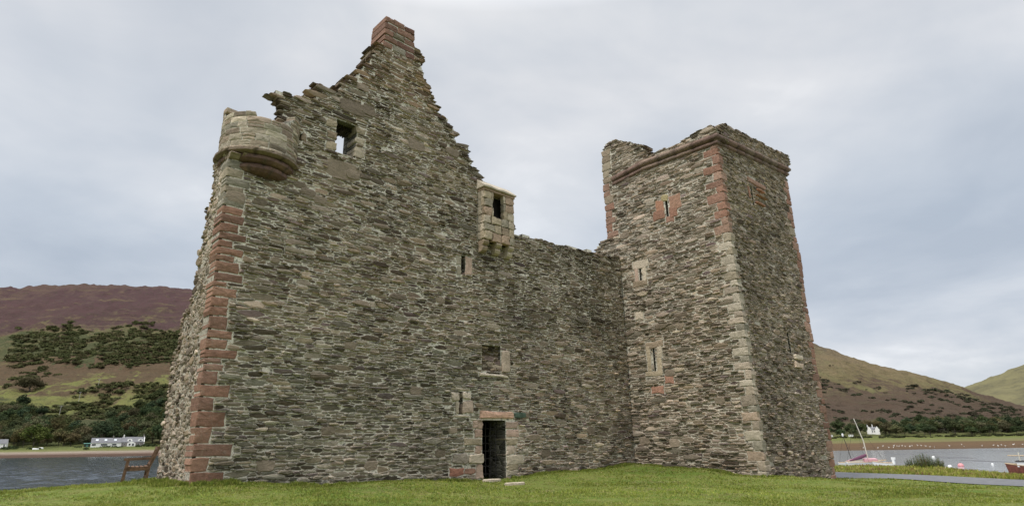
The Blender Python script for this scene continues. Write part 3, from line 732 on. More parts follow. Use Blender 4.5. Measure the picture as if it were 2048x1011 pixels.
# ---- tower
hT1l = 9.55
outT1 = [(-.02, GB), (Qs0, GB), (corner_T(13.0), 13.0)] + pts(PT1, [(1425, 250), (1412, 253), (1395, 261), (1383, 270), (1368, 279), (1356, 288), (1343, 292), (1320, 300), (1299, 311), (1296, 302), (1281, 292), (1262, 284), (1240, 281), (1227, 279), (1209, 290), (1204, 300), (1207, 374), (1212, 426), (1214, 458), (1217, 478), (1198, 486), (1189, 500)]) + [(-.9, 9.3), (-.02, 9.2)]
o_t1 = pxrect(PT1, 1330, 401, 1338, 432); o_t2 = pxrect(PT1, 1278, 535, 1284, 562); o_t3 = pxrect(PT1, 1305, 695, 1313, 743)
holesT1 = [o_t1, o_t2, o_t3]; RT = []
rT = random.Random(17); h = .0; qT = []; rT2 = []
k = 0
while h < 12.95:
    lo = h; mid = None
    red = h > 9.0; hh = rT.uniform(.22, .36) if not red else rT.uniform(.26, .42)
    if h+hh > 12.9: hh = 13.0-h
    ea = (.62 if k % 2 else .3)*rT.uniform(.8, 1.15); eb = (.28 if k % 2 else .5)*rT.uniform(.75, 1.1)*(.75 if red else .8)
    if not red: ea *= .85; eb *= .8
    tone = rT.choice((RED, (.28, .165, .125), RED2, (.29, .19, .145), (.27, .15, .11))) if red else rT.choice((PALE, BUF, (.36, .30, .24), (.30, .25, .2), (.34, .26, .2) if h < 3 else PALE, GY))
    sc = corner_T(h+hh/2)
    qT.append((sc-ea, sc+.03, h+.006, h+hh-.006, tone, rT.uniform(.015, .035), -eb, .06)); RT.append((sc-ea-.01, sc+1, h, h+hh)); rT2.append((-1, eb+.01-.0, h, h+hh)); h += hh; k += 1
q = blocks(PT1, qT, 'corner_quoins', None, mat=M_quoin, jf=.5, label='red then pale blocks up the near corner of the tower'); own(q).matrix_parent_inverse = _ci
hl = 10.4; qL = []        # quoins of the tower's far left edge above the curtain wall
eL = pts(PT1, [(1204, 300), (1207, 374), (1212, 426), (1214, 458)])
while hl < 14.7:
    hh = rT.uniform(.25, .4); a = float(np.interp(hl+hh/2, [p[1] for p in eL][::-1], [p[0] for p in eL][::-1])); e_ = rT.choice((.35, .5, .65)); 
    qL.append((a-.02, a+e_, hl+.006, hl+hh-.006, rT.choice((TAN, (.27, .17, .13), BUF, RED if hl < 12 else TAN)), .03, -.5, .1)); RT.append((a-1, a+e_+.01, hl, hl+hh)); hl += hh
q = blocks(PT1, qL, 'edge_quoins', None, mat=M_quoin, label='weathered red blocks at the left edge of the tower'); own(q).matrix_parent_inverse = _ci
j, rc = grp('slit_surround', PT1, [(1338, 393, 1363, 414, (.31, .19, .14), .03), (1338, 415, 1356, 432, RED, .03), (1311, 403, 1330, 421, (.29, .16, .11), .03), (1306, 423, 1330, 437, RED, .03), (1322, 392, 1337, 400, (.33, .28, .16), .03), (1331, 433, 1350, 442, (.28, .17, .13), .02)], 'red blocks round the top slit of the tower'); RT += rc+[o_t1]; plug(PT1, o_t1, .55, 'recess_shade', j)
j, rc = grp('slit_surround', PT1, [(1268, 533, 1278, 562, PINK, .03), (1284, 532, 1294, 562, PALE, .03), (1265, 525, 1297, 533, PALE, .03), (1266, 563, 1296, 569, TAN, .03)], 'pale frame of the middle tower slit'); RT += rc+[o_t2]; plug(PT1, o_t2, .55, 'recess_shade', j)
j, rc = grp('slit_surround', PT1, [(1292, 693, 1305, 743, BUF, .03), (1313, 692, 1325, 714, PALE, .03), (1313, 715, 1326, 743, BUF, .03), (1290, 684, 1328, 692, TAN, .03), (1291, 744, 1326, 750, BUF, .03)], 'pale frame of the lowest tower slit'); RT += rc+[o_t3]
for sp1, lb in (((1302, 773, 1329, 786, (.28, .16, .12), .03), 'lower left of two red stones under the lowest slit'), ((1329, 751, 1349, 766, (.28, .16, .12), .03), 'upper right of two red stones under the lowest slit'), ((1270, 625, 1288, 638, PALE, .03), 'pale stone in the tower face')):
    q, rc = grp('odd_stone', PT1, [sp1], lb); RT += rc; plug(PT1, o_t3, .55, 'recess_shade', bpy.data.objects[j.name])
bigT1 = big(PT1, [(1400, 440, 14), (1340, 745, 16), (1300, 605, 12), (1380, 560, 14), (1290, 880, 18), (1350, 885, 18), (1440, 800, 16), (1360, 650, 14), (1250, 470, 14)])
q = wall('tower_left_face', PT1, outT1, holesT1, RT, .8, pal_T1, None, M_mort3, .068, .235, bigT1, 6, .0105, open_h=9.35, tilt=.004); own(q).matrix_parent_inverse = _ci

redge = pts(PT2, [(1671, 960), (1667, 914), (1658, 852), (1643, 786), (1632, 729), (1622, 662), (1610, 591), (1603, 530), (1588, 459), (1573, 354), (1580, 326), (1578, 311)])
outT2 = [(0, GB), (redge[0][0], GB)]+redge+pts(PT2, [(1570, 308), (1559, 305), (1548, 299), (1536, 293), (1522, 284), (1506, 277), (1487, 267), (1475, 262), (1461, 257), (1448, 247), (1437, 250)])+[(0, 13.6)]
o_u1 = pxrect(PT2, 1500, 374, 1509, 412); o_u2 = pxrect(PT2, 1572, 664, 1583, 706); RT2 = list(rT2)
def rt_edge(h): return float(np.interp(h, [p[1] for p in redge[:10]], [p[0] for p in redge[:10]]))
h = 0.; qR = []; k = 0
while h < 13.2:
    hh = rT.uniform(.26, .45); e_ = (.3 if k % 2 else .55)*rT.uniform(.8, 1.2); a = rt_edge(h+hh/2)
    tone = rT.choice((RED, (.28, .17, .13), (.33, .21, .16), RED2, BUF if 9 < h < 11 or rT.random() < .3 else RED))
    qR.append((a-e_, a+.03+rT.uniform(-.03, .04), h+.006, h+hh-.006, tone, rT.uniform(.02, .05), -.5, .14)); RT2.append((a-e_-.01, a+2, h, h+hh)); h += hh; k += 1
q = blocks(PT2, qR, 'corner_quoins', None, mat=M_quoin, jf=.7, label='rounded red blocks at the far right edge of the tower'); own(q).matrix_parent_inverse = _ci
j, rc = grp('slit_surround', PT2, [(1510, 376, 1526, 389, (.32, .17, .12), .12, -.3, .25), (1509, 390, 1530, 401, (.34, .19, .13), .14, -.3, .25), (1509, 402, 1527, 416, (.30, .16, .11), .12, -.3, .25), (1494, 372, 1500, 396, (.26, .15, .11), .06), (1494, 362, 1528, 373, (.28, .18, .14), .07)], 'worn red stones beside the upper slit'); RT2 += rc+[o_u1]; plug(PT2, o_u1, .5, 'recess_shade', j)
j, rc = grp('slit_surround', PT2, [(1585, 707, 1602, 722, (.5, .44, .36), .12, -.3, .2), (1585, 723, 1603, 738, (.46, .37, .3), .12, -.3, .2)], 'pale broken stones beside the lower slit'); RT2 += rc+[o_u2]; plug(PT2, o_u2, .5, 'recess_shade', j)
q = wall('tower_right_face', PT2, outT2, [o_u1, o_u2], RT2, .8, pal_T2, None, M_mort2, .062, .20, (), 8, .0085, open_h=13.7, missing=.01, dpk=1.1, smear=.55); own(q).matrix_parent_inverse = _ci
PB = Plane(PT1.at(-.55+.8, 0), dW, zH); plainwall('tower_back_wall', PB, [(.8, GB), (.8, 12.8), (2.5, 13.0), (6.4, 13.0), (5.8, GB)], .8)
PE = Plane(PT2.at(6.0, 0), nW, zH); PE.n = -dW.copy(); plainwall('tower_far_wall', PE, [(-5.2, GB), (-5.2, 12.6), (-1.2, 13.0), (-.9, GB)], .8)

# ---- string-course moulding round the tower
lo = [PT1.px(1226, 372), PT1.px(1288, 342), PT1.px(1433, 289.5)]; hi = PT2.px(1573, 352)
P3 = [PT1.at(*lo[0], 0), PT1.at(*lo[1], 0), PT1.at(corner_T(lo[2][1]), lo[2][1], 0), PT2.at(*hi, 0)]
P3[2][2] = lo[2][1]
end2 = P3[3]-nW*.9; 
prof = [(0, 0), (.07, .015), (.115, .055), (.125, .10), (.095, .15), (.05, .17), (.06, .20), (.13, .225), (.185, .27), (.205, .33), (.19, .385), (.14, .42), (.12, .46), (.0, .49)]
dirs = [-dW, -dW, nW-dW, nW+dW, dW]; path = P3+[end2]; V = []; F_ = []; T = []; rr = random.Random(14)
rings = []
for i in range(len(path)-1):
    L_ = np.linalg.norm(path[i+1]-path[i]); n = max(2, int(L_/.16))
    for k in range(n): t = k/n; rings.append((path[i]*(1-t)+path[i+1]*t, (dirs[i] if k == 0 else (dirs[i] if (i < 2 and abs(np.dot(dirs[i], dirs[i+1])-1) < .01) else {0: -dW, 1: -dW, 2: nW, 3: dW}[i])), i, k))
rings.append((path[-1], dW, 3, 99)); blk = 0; tn = RED2
for p, dr, i, k in rings:
    if k % 5 == 0: tn = rr.choice(((.17, .125, .105), (.20, .145, .12), (.24, .19, .155), (.15, .115, .10), (.20, .165, .135))); bo = rr.uniform(-.02, .012)
    gapk = .025 if k % 5 == 0 and k else 0; er = .0 if i > 0 else .5*(1-k/12 if k < 12 else 0)
    for o, z in prof:
        oo = max(0, o*(1-er)+bo*(o > .03)-gapk*(o > .05)+rr.uniform(-.006, .006)); pos = p+dr*oo; V.append((pos[0], pos[1], pos[2]+z+rr.uniform(-.004, .004))); T.append(tuple(c*(.6 if gapk else 1) for c in tn))
n = len(prof)
for i in range(len(rings)-1):
    for k in range(n-1): F_.append((i*n+k, i*n+k+1, (i+1)*n+k+1, (i+1)*n+k))
q = mesh_obj('cornice', V, F_, M_mould, None, None, T); q['label'] = 'double roll moulding of reddish stone below the parapet'; own(q).matrix_parent_inverse = _ci

# ================================================================== THE GROUND
HORIZ_F = FPX/math.cos(PITCH)
def az_tau(x):                                     # tangent of the bearing of a picture column at the horizon
    lo, hi = 0., 1600.
    for _ in range(40):
        m_ = (lo+hi)/2
        if ray(x, m_)[2] > 0: lo = m_
        else: hi = m_
    r = ray(x, lo); return float(r[0]/r[1])
def ray_te(x, y): r = ray(x, y); return float(r[0]/r[1]), float(r[2]/r[1])
Q2 = PT2.at(redge[0][0], 0)
ctl = [(Lc[0], Lc[1], .84), tuple(PF.at(4, 0)[:2])+(.68,), tuple(PF.at(8.9, 0)[:2])+(.56,), tuple(PF.at(12, 0)[:2])+(.66,), (Ic[0], Ic[1], .78), tuple(PT1.at(2.6, 0)[:2])+(.66,), (Qc[0], Qc[1], .44),
       tuple(PT2.at(3, 0)[:2])+(.25,), (Q2[0], Q2[1], .05), (-10.2, 17, .76), (-13, 15.6, .70), tuple(PS.at(2.8, 0)[:2])+(.84,), tuple(PS.at(1.3, 0)[:2])+(.88,), (-9, 8, .45), (0, 0, 0), (0, 12, .50), (-7, 12, .66), (8, 12, .36), (9, 17, .35), (2, 17, .5), (17, 21, -.13), (19, 25, -.15), (14.4, 30, -.15),
       (17, 35, -.12), (25, 29, -.2), (24, 18, -.2), (14, 24, -.02), (13, 18, .15), (0, -20, -.2), (30, 0, -.3), (-30, 0, .2), (20, 40, -.1), (0, 45, .3), (-5, 30, .6)]
CX = np.array(ctl)
cph = [-180, -90, -60, -40.7, -33, -30, -26, -15, 15, 25, 31, 38.7, 45, 60, 90, 180]; crr = [80, 60, 26, 20.3, 19.7, 22, 31, 46, 55, 48, 46.5, 39.8, 39, 45, 60, 80]
def ground_z(x, y):
    x = np.atleast_1d(np.asarray(x, float)); y = np.atleast_1d(np.asarray(y, float))
    d = (x[:, None]-CX[None, :, 0])**2+(y[:, None]-CX[None, :, 1])**2+.6
    wt = 1/d**1.7; z = (wt*CX[None, :, 2]).sum(1)/wt.sum(1)
    ph = np.degrees(np.arctan2(x, y)); c = np.interp(ph, cph, crr); r = np.hypot(x, y)
    t = np.clip((r-c)/9, 0, 1); t = t*t*(3-2*t); return z-t*6.0
gx = np.unique(np.concatenate([np.linspace(-120, -24, 14), np.arange(-24, 42, .45), np.linspace(42, 120, 12)]))
gy = np.unique(np.concatenate([np.linspace(-100, -6, 12), np.arange(-6, 62, .45), np.linspace(62, 100, 8)]))
GX, GY = np.meshgrid(gx, gy); gz = ground_z(GX.ravel(), GY.ravel())
gz = gz+np.array([.03*mnoise.noise(Vector((a*.7, b*.7, 0))) for a, b in zip(GX.ravel(), GY.ravel())])
V = np.stack([GX.ravel(), GY.ravel(), gz], 1); nx = len(gx)
F_ = [(j*nx+i, j*nx+i+1, (j+1)*nx+i+1, (j+1)*nx+i) for j in range(len(gy)-1) for i in range(nx-1)]
m, nt = new_mat('lawn_soil'); N = NT(nt); tc = N.n('ShaderNodeTexCoord').outputs['Object']
a = N.noise(tc, .35, 5, .6); b = N.noise(tc, 14, 5, .7); c = N.noise(tc, 2.2, 4, .6)
col = N.mix(N.maprange(a, .35, .65), (.105, .16, .028), (.16, .19, .045)); col = N.mix(N.maprange(c, .45, .7), col, (.19, .185, .06))
vm = N.n('ShaderNodeVectorMath', operation='SCALE'); N.l(col, vm.inputs[0]); N.l(N.maprange(b, .3, .7, .55, 1.3), vm.inputs['Scale'])
sp = N.n('ShaderNodeSeparateXYZ'); N.l(tc, sp.inputs[0])
col = N.mix(N.maprange(sp.outputs[2], -1.2, -2.2), vm.outputs[0], (.14, .11, .08))
N.out(col, .95, b, .8, .04, .1); M_lawn = m
lawn = mesh_obj('ground', V, F_, M_lawn, None, smooth=True); tag(lawn, kind='structure')

# road on the right
def strip_mesh(name, cl, wd, mat, dz, n=90, nw=8, jit=.12):
    cl = [Vector(p) for p in cl]; P_ = []; 
    Ls = [0]
    for a, b in zip(cl, cl[1:]): Ls.append(Ls[-1]+(b-a).length)
    V = []
    for k in range(n+1):
        s_ = Ls[-1]*k/n; i = max(j for j in range(len(cl)-1) if Ls[j] <= s_+1e-6); t = (s_-Ls[i])/(Ls[i+1]-Ls[i])
        p = cl[i].lerp(cl[i+1], t); tg = (cl[min(i+1, len(cl)-1)]-cl[i]).normalized(); nr = Vector((tg.y, -tg.x))
        for q in range(nw+1):
            u = (q/nw-.5)*wd; e = jit*mnoise.noise(Vector((s_*.6, u*3, 1.5))) if q in (0, nw) else 0; V.append(tuple(p+nr*(u+e)))
    V = np.array(V); z = ground_z(V[:, 0], V[:, 1])+dz-np.tile(np.abs(np.linspace(-1, 1, nw+1))**6*.02, n+1); V = np.column_stack([V, z])
    return mesh_obj(name, V, [(k*(nw+1)+q, k*(nw+1)+q+1, (k+1)*(nw+1)+q+1, (k+1)*(nw+1)+q) for k in range(n) for q in range(nw)], mat, None, smooth=True)
M_road = mat_plain('asphalt', (.15, .15, .155), .85, 5, .22, .3, .25)
rd = strip_mesh('road', [(6, 60), (12.6, 40.6), (16.2, 32.1), (20.1, 23.3), (26, 9), (36, -14)], 4.2, M_road, .05, n=160); tag(rd, kind='structure')

# pale threshold slabs at the door
for k, (x, y, lx, ly) in enumerate(((983, 962, .62, .3), (1030, 967, .75, .2))):
    r_ = ray(x, y); t = (.56-CAMZ)/r_[2]; p = CAM+r_*t; z = float(ground_z(p[0], p[1])[0]); m_ = MB(); rr = random.Random(k)
    n = 9; top = [(lx/2*math.cos(2*math.pi*i/n)*rr.uniform(.85, 1.1), ly/2*math.sin(2*math.pi*i/n)*rr.uniform(.8, 1.1)) for i in range(n)]
    m_.add([(a, b, -.15) for a, b in top]+[(a, b, .035) for a, b in top]+[(a*.9, b*.85, .05) for a, b in top], [(i, (i+1) % n, n+(i+1) % n, n+i) for i in range(n)]+[(n+i, n+(i+1) % n, 2*n+(i+1) % n, 2*n+i) for i in range(n)]+[tuple(range(2*n, 3*n))], PALE)
    o = m_.build('threshold_slab', M_dress); o.location = (p[0], p[1], z+.02); o.rotation_euler = (0, 0, AZ*0+.6)
    tag(o, ('flat pale stone slab directly in front of the doorway', 'flat pale stone slab in the grass right of the doorway')[k], 'stone slab')

# ---- grass blades
wall_segs = [(PF.at(0, 0), PF.at(8.2, 0)), (PF.at(9.6, 0), PF.at(16.3, 0)), (PT1.at(0, 0), PT1.at(Qs0, 0)), (PT2.at(0, 0), PT2.at(redge[0][0], 0)), (PS.at(0, 0), PS.at(2.95, 0))]
foot = [tuple(p[:2]) for p in (PF.at(0, 0), PF.at(16.3, 0), PT1.at(Qs0, 0), PT2.at(redge[0][0], 0), PE.at(.9, 0), PF.at(16.6, 0, -3), PF.at(2.5, 0, -8), PS.at(2.9, 0))]
def seg_dist(X, Y, a, b):
    dx, dy = b[0]-a[0], b[1]-a[1]; t = np.clip(((X-a[0])*dx+(Y-a[1])*dy)/(dx*dx+dy*dy), 0, 1); return np.hypot(X-a[0]-dx*t, Y-a[1]-dy*t)
def in_poly(X, Y, poly):
    c = np.zeros(len(X), bool); j = len(poly)-1
    for i in range(len(poly)):
        xi, yi = poly[i]; xj, yj = poly[j]; m_ = ((yi > Y) != (yj > Y)) & (X < (xj-xi)*(Y-yi)/(yj-yi+1e-12)+xi); c ^= m_; j = i
    return c
def road_dist(X, Y):
    d = np.full(len(X), 99.); cl = [(6, 60), (12.6, 40.6), (16.2, 32.1), (20.1, 23.3), (26, 9), (36, -14)]
    for a, b in zip(cl, cl[1:]): d = np.minimum(d, seg_dist(X, Y, a, b))
    return d
def blades(X, Y, H, Wd, tone, nb, lean=.5):
    n = len(X); X = np.repeat(X, nb)+rng.normal(0, .018, n*nb); Y = np.repeat(Y, nb)+rng.normal(0, .018, n*nb); Z = ground_z(X, Y)-.012
    H = np.repeat(H, nb)*rng.uniform(.55, 1.25, n*nb); Wd = np.repeat(Wd, nb)*rng.uniform(.7, 1.3, n*nb); T = np.repeat(tone, nb, 0)*rng.uniform(.75, 1.3, (n*nb, 1))
    th = rng.uniform(0, 2*math.pi, n*nb); ph = rng.uniform(0, 2*math.pi, n*nb); ln = rng.uniform(0, lean, n*nb)*H
    cx, sx = np.cos(th)*Wd/2, np.sin(th)*Wd/2; lx, ly = np.cos(ph)*ln, np.sin(ph)*ln
    k = n*nb; V = np.empty((k, 5, 3))
    V[:, 0] = np.stack([X-cx, Y-sx, Z], 1); V[:, 1] = np.stack([X+cx, Y+sx, Z], 1)
    V[:, 2] = np.stack([X+cx*.8+lx*.35, Y+sx*.8+ly*.35, Z+H*.6], 1); V[:, 3] = np.stack([X-cx*.8+lx*.35, Y-sx*.8+ly*.35, Z+H*.6], 1); V[:, 4] = np.stack([X+lx, Y+ly, Z+H*.97], 1)
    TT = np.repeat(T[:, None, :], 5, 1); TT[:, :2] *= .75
    return V.reshape(-1, 3), TT.reshape(-1, 3), k
def grass_obj(name, label, Vs, Ts, ks):
    V = np.vstack(Vs); T = np.vstack(Ts); k = sum(ks); me = bpy.data.meshes.new(name)
    me.vertices.add(len(V)); me.vertices.foreach_set('co', V.astype(np.float32).ravel())
    b = np.arange(k)*5; loops = np.concatenate([np.stack([b, b+1, b+2, b+3], 1), np.stack([b+3, b+2, b+4], 1)], 1).ravel()
    st_ = np.empty(2*k, np.int32); st_[0::2] = np.arange(k)*7; st_[1::2] = np.arange(k)*7+4
    me.loops.add(7*k); me.loops.foreach_set('vertex_index', loops.astype(np.int32)); me.polygons.add(2*k); me.polygons.foreach_set('loop_start', st_)
    a = me.attributes.new('tone', 'FLOAT_COLOR', 'POINT'); a.data.foreach_set('color', np.column_stack([T, np.ones(len(T))]).astype(np.float32).ravel())
    me.materials.append(M_leaf); me.update(calc_edges=True); me.validate()
    o = bpy.data.objects.new(name, me); COL.objects.link(o); tag(o, label, 'grass', kind='stuff'); return o
GR = np.array([(.195, .22, .042), (.245, .255, .055), (.29, .27, .08), (.13, .17, .033), (.36, .31, .13)])
def tones(n, p): return GR[rng.choice(5, n, p=p)]
def nz(X, Y, s, o=0): return np.array([mnoise.noise(Vector((a*s, b*s, o))) for a, b in zip(X, Y)])
Vs, Ts, ks = [], [], []
n = 95000; v = rng.uniform(0, 1, n); Dp = 1/(1/10.5-(1/10.5-1/40)*v); ta = rng.uniform(-.95, 1.0, n); X = ta*Dp; Y = Dp
ok = (~in_poly(X, Y, foot)) & (road_dist(X, Y) > 2.05); X, Y = X[ok], Y[ok]
ph = np.degrees(np.arctan2(X, Y)); ok = np.hypot(X, Y) < np.interp(ph, cph, crr)+1.5; X, Y = X[ok], Y[ok]
q = nz(X, Y, .5); q2 = nz(X, Y, 2.3, 4); H = .042+.022*q+.02*q2; H = np.clip(H, .02, .1)*(Y/13)**.3
T = tones(len(X), [.34, .3, .16, .14, .06]); T *= (1+.34*nz(X, Y, .3, 9)+.3*nz(X, Y, 1.7, 2)+.2*nz(X, Y, 5, 6))[:, None]; st_w = (nz(X, Y, .8, 41) > .3) & (rng.uniform(0, 1, len(X)) < .45); T[st_w] = (.30, .27, .12)
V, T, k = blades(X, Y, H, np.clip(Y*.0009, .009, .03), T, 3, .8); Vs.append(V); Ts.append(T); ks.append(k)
# longer grass along the foot of the walls and round the left corner
for i, (a, b) in enumerate(wall_segs):
    L_ = np.hypot(*(b-a)[:2]); n = int(L_*(420 if i < 4 else 900)); t = rng.uniform(0, 1, n); out = np.array([nW, nW, -dW, nW, -dW][i]); of = np.abs(rng.normal(0, .14 if i < 4 else .3, n))+.03
    X = a[0]+(b[0]-a[0])*t+out[0]*of; Y = a[1]+(b[1]-a[1])*t+out[1]*of
    H = np.clip(.062+.06*nz(X, Y, 1.3, 7)+.05*nz(X, Y, 5, 3), .03, .3)*(1.0 if i < 4 else 1.25)*(np.where(t < .12, 1.5, 1) if i == 0 else 1)
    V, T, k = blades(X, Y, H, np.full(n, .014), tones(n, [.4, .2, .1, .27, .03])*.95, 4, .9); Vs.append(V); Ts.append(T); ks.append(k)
grass_obj('grass', 'short green lawn grass with longer tufts along the foot of the castle walls', Vs, Ts, ks)
# rough verge beyond the road
n = 26000; Dp = rng.uniform(24, 50, n); ta = rng.uniform(.33, 1.05, n); X = ta*Dp; Y = Dp; rdd = road_dist(X, Y)
side = (X-16.2)*8.8+(Y-32.1)*3.8 > 0; ph = np.degrees(np.arctan2(X, Y)); ok = (rdd > 2.0) & side & (np.hypot(X, Y) < np.interp(ph, cph, crr)+2.5); X, Y = X[ok], Y[ok]
H = np.clip(.13+.12*nz(X, Y, .5, 1)+.08*nz(X, Y, 2.1, 1), .05, .45); T = tones(len(X), [.2, .28, .27, .08, .17]); br = (nz(X, Y, .45, 33) > .1) & (rng.uniform(0, 1, len(X)) < .5); T[br] = (.22, .15, .07)
V, T, k = blades(X, Y, H, np.full(len(X), .035), T, 4, .8); grass_obj('verge_grass', 'rough green and straw coloured grass between the road and the water', [V], [T], [k])
# left shore edge of the lawn

# ================================================================== WATER AND HILLS
WZ = -2.4
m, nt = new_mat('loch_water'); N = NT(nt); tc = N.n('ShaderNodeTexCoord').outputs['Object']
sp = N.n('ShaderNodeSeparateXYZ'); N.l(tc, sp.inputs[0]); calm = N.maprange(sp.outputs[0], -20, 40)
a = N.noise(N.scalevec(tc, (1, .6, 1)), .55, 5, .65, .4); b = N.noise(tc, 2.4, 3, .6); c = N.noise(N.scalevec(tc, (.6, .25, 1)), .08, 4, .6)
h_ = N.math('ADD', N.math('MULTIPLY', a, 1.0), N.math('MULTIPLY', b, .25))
p = N.n('ShaderNodeBsdfPrincipled'); N.l(N.mix(calm, (.03, .045, .06), (.30, .315, .335)), p.inputs['Base Color']); p.inputs['IOR'].default_value = 1.33; p.inputs['Roughness'].default_value = .12  # paler base colour on the right stands in for reflected sky
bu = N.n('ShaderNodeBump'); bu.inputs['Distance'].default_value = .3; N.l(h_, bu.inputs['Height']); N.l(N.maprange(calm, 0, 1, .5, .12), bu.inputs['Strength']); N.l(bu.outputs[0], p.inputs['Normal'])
o_ = N.n('ShaderNodeOutputMaterial'); N.l(p.outputs[0], o_.inputs[0])
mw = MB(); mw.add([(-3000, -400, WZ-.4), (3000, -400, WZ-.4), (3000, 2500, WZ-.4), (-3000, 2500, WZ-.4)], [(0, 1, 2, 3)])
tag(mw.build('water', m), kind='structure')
# the wind-rippled surface itself
def ripple(x, y):
    k = min(1, max(0, (x+60)/90)); g = .5+.8*mnoise.noise(Vector((x*.012, y*.02, 3))); amp = (.20*(1-k)+.012*k)*max(.25, g+.4)
    return amp*(mnoise.noise(Vector((x*.45, y*.20, 0)))+.6*mnoise.noise(Vector((x*1.1+7, y*.5, 2))))
Dw = [30.]
while Dw[-1] < 640: Dw.append(Dw[-1]+max(.45, Dw[-1]*.006))
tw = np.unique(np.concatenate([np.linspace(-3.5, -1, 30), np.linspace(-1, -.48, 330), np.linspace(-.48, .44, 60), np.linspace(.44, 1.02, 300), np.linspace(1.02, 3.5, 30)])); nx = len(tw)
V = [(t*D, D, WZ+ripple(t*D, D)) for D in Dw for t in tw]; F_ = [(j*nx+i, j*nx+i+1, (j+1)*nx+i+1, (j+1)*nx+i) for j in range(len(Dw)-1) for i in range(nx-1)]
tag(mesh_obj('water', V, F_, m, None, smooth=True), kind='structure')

rl = sorted([ray_te(*q) for q in ((-900, 640), (-300, 592), (0, 576), (60, 571), (180, 568), (300, 572), (390, 578), (520, 600), (800, 700), (1100, 740), (1400, 705), (1560, 684), (1610, 680), (1632, 688), (1660, 697), (1700, 712), (1740, 725), (1780, 735), (1830, 745), (1890, 762), (1930, 775), (1960, 787), (1990, 796), (2015, 802), (2100, 825), (2400, 850))])
rT_, rE_ = [q[0] for q in rl], [q[1] for q in rl]
Ln = [(428, -6), (438, -2.9), (446, -2.3), (458, -1.2), (476, .2), (500, 1.7), (520, 3.2), (556, 4.9), (600, 6.2)]
Rn = [(215, -5), (226, -2.9), (232, -2.25), (300, -1.6), (400, -1.0), (600, 0.0), (700, .7), (740, 2.0), (775, 4.2), (800, 6.5)]
def fbm(x, y, s, o=0): return mnoise.fractal(Vector((x*s, y*s, o)), .9, 2.1, 5)
def terr(tau, D):
    e1 = float(np.interp(tau, rT_, rE_)); x = tau*D
    def side(nodes, D1, D):
        d0, z0 = nodes[-1]
        if D <= d0: return float(np.interp(D, [q[0] for q in nodes], [q[1] for q in nodes])), 0.0
        u = (D-d0)/(D1-d0); e0 = (z0-CAMZ)/d0
        if u <= 1: return CAMZ+D*(e0+(e1-e0)*u), u
        return CAMZ+D1*e1*(1-.25*min(1, (u-1)*1.6)), 1
    zl, ul = side(Ln, 1500, D); zr, ur = side(Rn, 1700, D)
    k = min(1, max(0, (tau+.15)/.4)); k = k*k*(3-2*k); u = ul*(1-k)+ur*k; z = zl*(1-k)+zr*k
    amp = 40*u*(1-u)*1.5+3.5*(u > 0)*min(1, u*8)*(1 if u < .97 else .5)
    return z + fbm(x, D, .006, 3)*amp*.55 + (fbm(x, D, .03, 8)*min(6, 26*u) if u > 0 else .12*fbm(x, D, .04))
Ds = np.unique(np.concatenate([np.arange(214, 300, 6.), np.arange(300, 430, 16), np.arange(428, 620, 6.), np.arange(620, 1740, 11), np.linspace(1740, 2300, 10)]))
taus = np.unique(np.concatenate([np.linspace(-1.5, -.95, 20), np.linspace(-.95, -.4, 190), np.linspace(-.4, .4, 50), np.linspace(.4, .98, 210), np.linspace(.98, 1.6, 22)]))
V = [(t*D, D, terr(t, D)) for D in Ds for t in taus]; nx = len(taus)
F_ = [(j*nx+i, j*nx+i+1, (j+1)*nx+i+1, (j+1)*nx+i) for j in range(len(Ds)-1) for i in range(nx-1)]
m, nt = new_mat('moorland'); N = NT(nt); tc = N.n('ShaderNodeTexCoord').outputs['Object']; sp = N.n('ShaderNodeSeparateXYZ'); N.l(tc, sp.inputs[0]); X_, Y_, Z_ = sp.outputs
nA = N.noise(tc, .006, 6, .62, .5); nB = N.noise(tc, .03, 6, .68, .6); nC = N.noise(tc, .14, 5, .7); nS = N.noise(N.scalevec(tc, (.5, 2.2, 3)), .02, 6, .65, 1.0)
zn = N.math('ADD', N.math('MULTIPLY', N.math('SUBTRACT', nB, .5), 210), N.math('MULTIPLY', N.math('SUBTRACT', nA, .5), 260)); zn = N.math('ADD', zn, N.math('MULTIPLY', N.math('SUBTRACT', nC, .5), 80))
zz = N.math('ADD', Z_, N.math('MULTIPLY', zn, N.maprange(Z_, 5, 110)))
zf = N.math('DIVIDE', zz, 400)
G1 = (.15, .17, .05); G2 = (.075, .085, .035); OL = (.068, .072, .036); BRK = (.095, .068, .042); HE = (.072, .045, .043); TN = (.20, .165, .085); FL = (.15, .155, .052)
left = N.ramp(zf, [(0, G1), (.03, OL), (.13, OL), (.165, FL), (.205, (.15, .145, .055)), (.25, BRK), (.42, (.105, .072, .045)), (.45, (.07, .075, .036)), (.52, (.07, .075, .036)), (.58, (.12, .11, .052)), (.62, (.10, .07, .05)), (.68, HE), (.80, (.084, .049, .048)), (.94, (.078, .047, .048)), (1.0, (.10, .065, .055))])
left = N.mix(N.math('MULTIPLY', N.ramp(nS, [(.56, 0.0), (.68, 1.0)]), .8), left, (.155, .12, .065))
left = N.mix(N.math('MULTIPLY', N.ramp(nC, [(.52, 0.0), (.66, 1.0)]), .55), left, (.05, .05, .03))
right = N.ramp(N.math('DIVIDE', zz, 300), [(0, G1), (.04, (.09, .085, .045)), (.10, (.078, .055, .04)), (.36, (.088, .062, .044)), (.46, (.135, .11, .056)), (.62, (.17, .13, .075)), (.80, (.135, .105, .066)), (1.0, (.12, .10, .072))])
right = N.mix(N.math('MULTIPLY', N.ramp(nS, [(.54, 0.0), (.66, 1.0)]), .6), right, (.085, .07, .045))
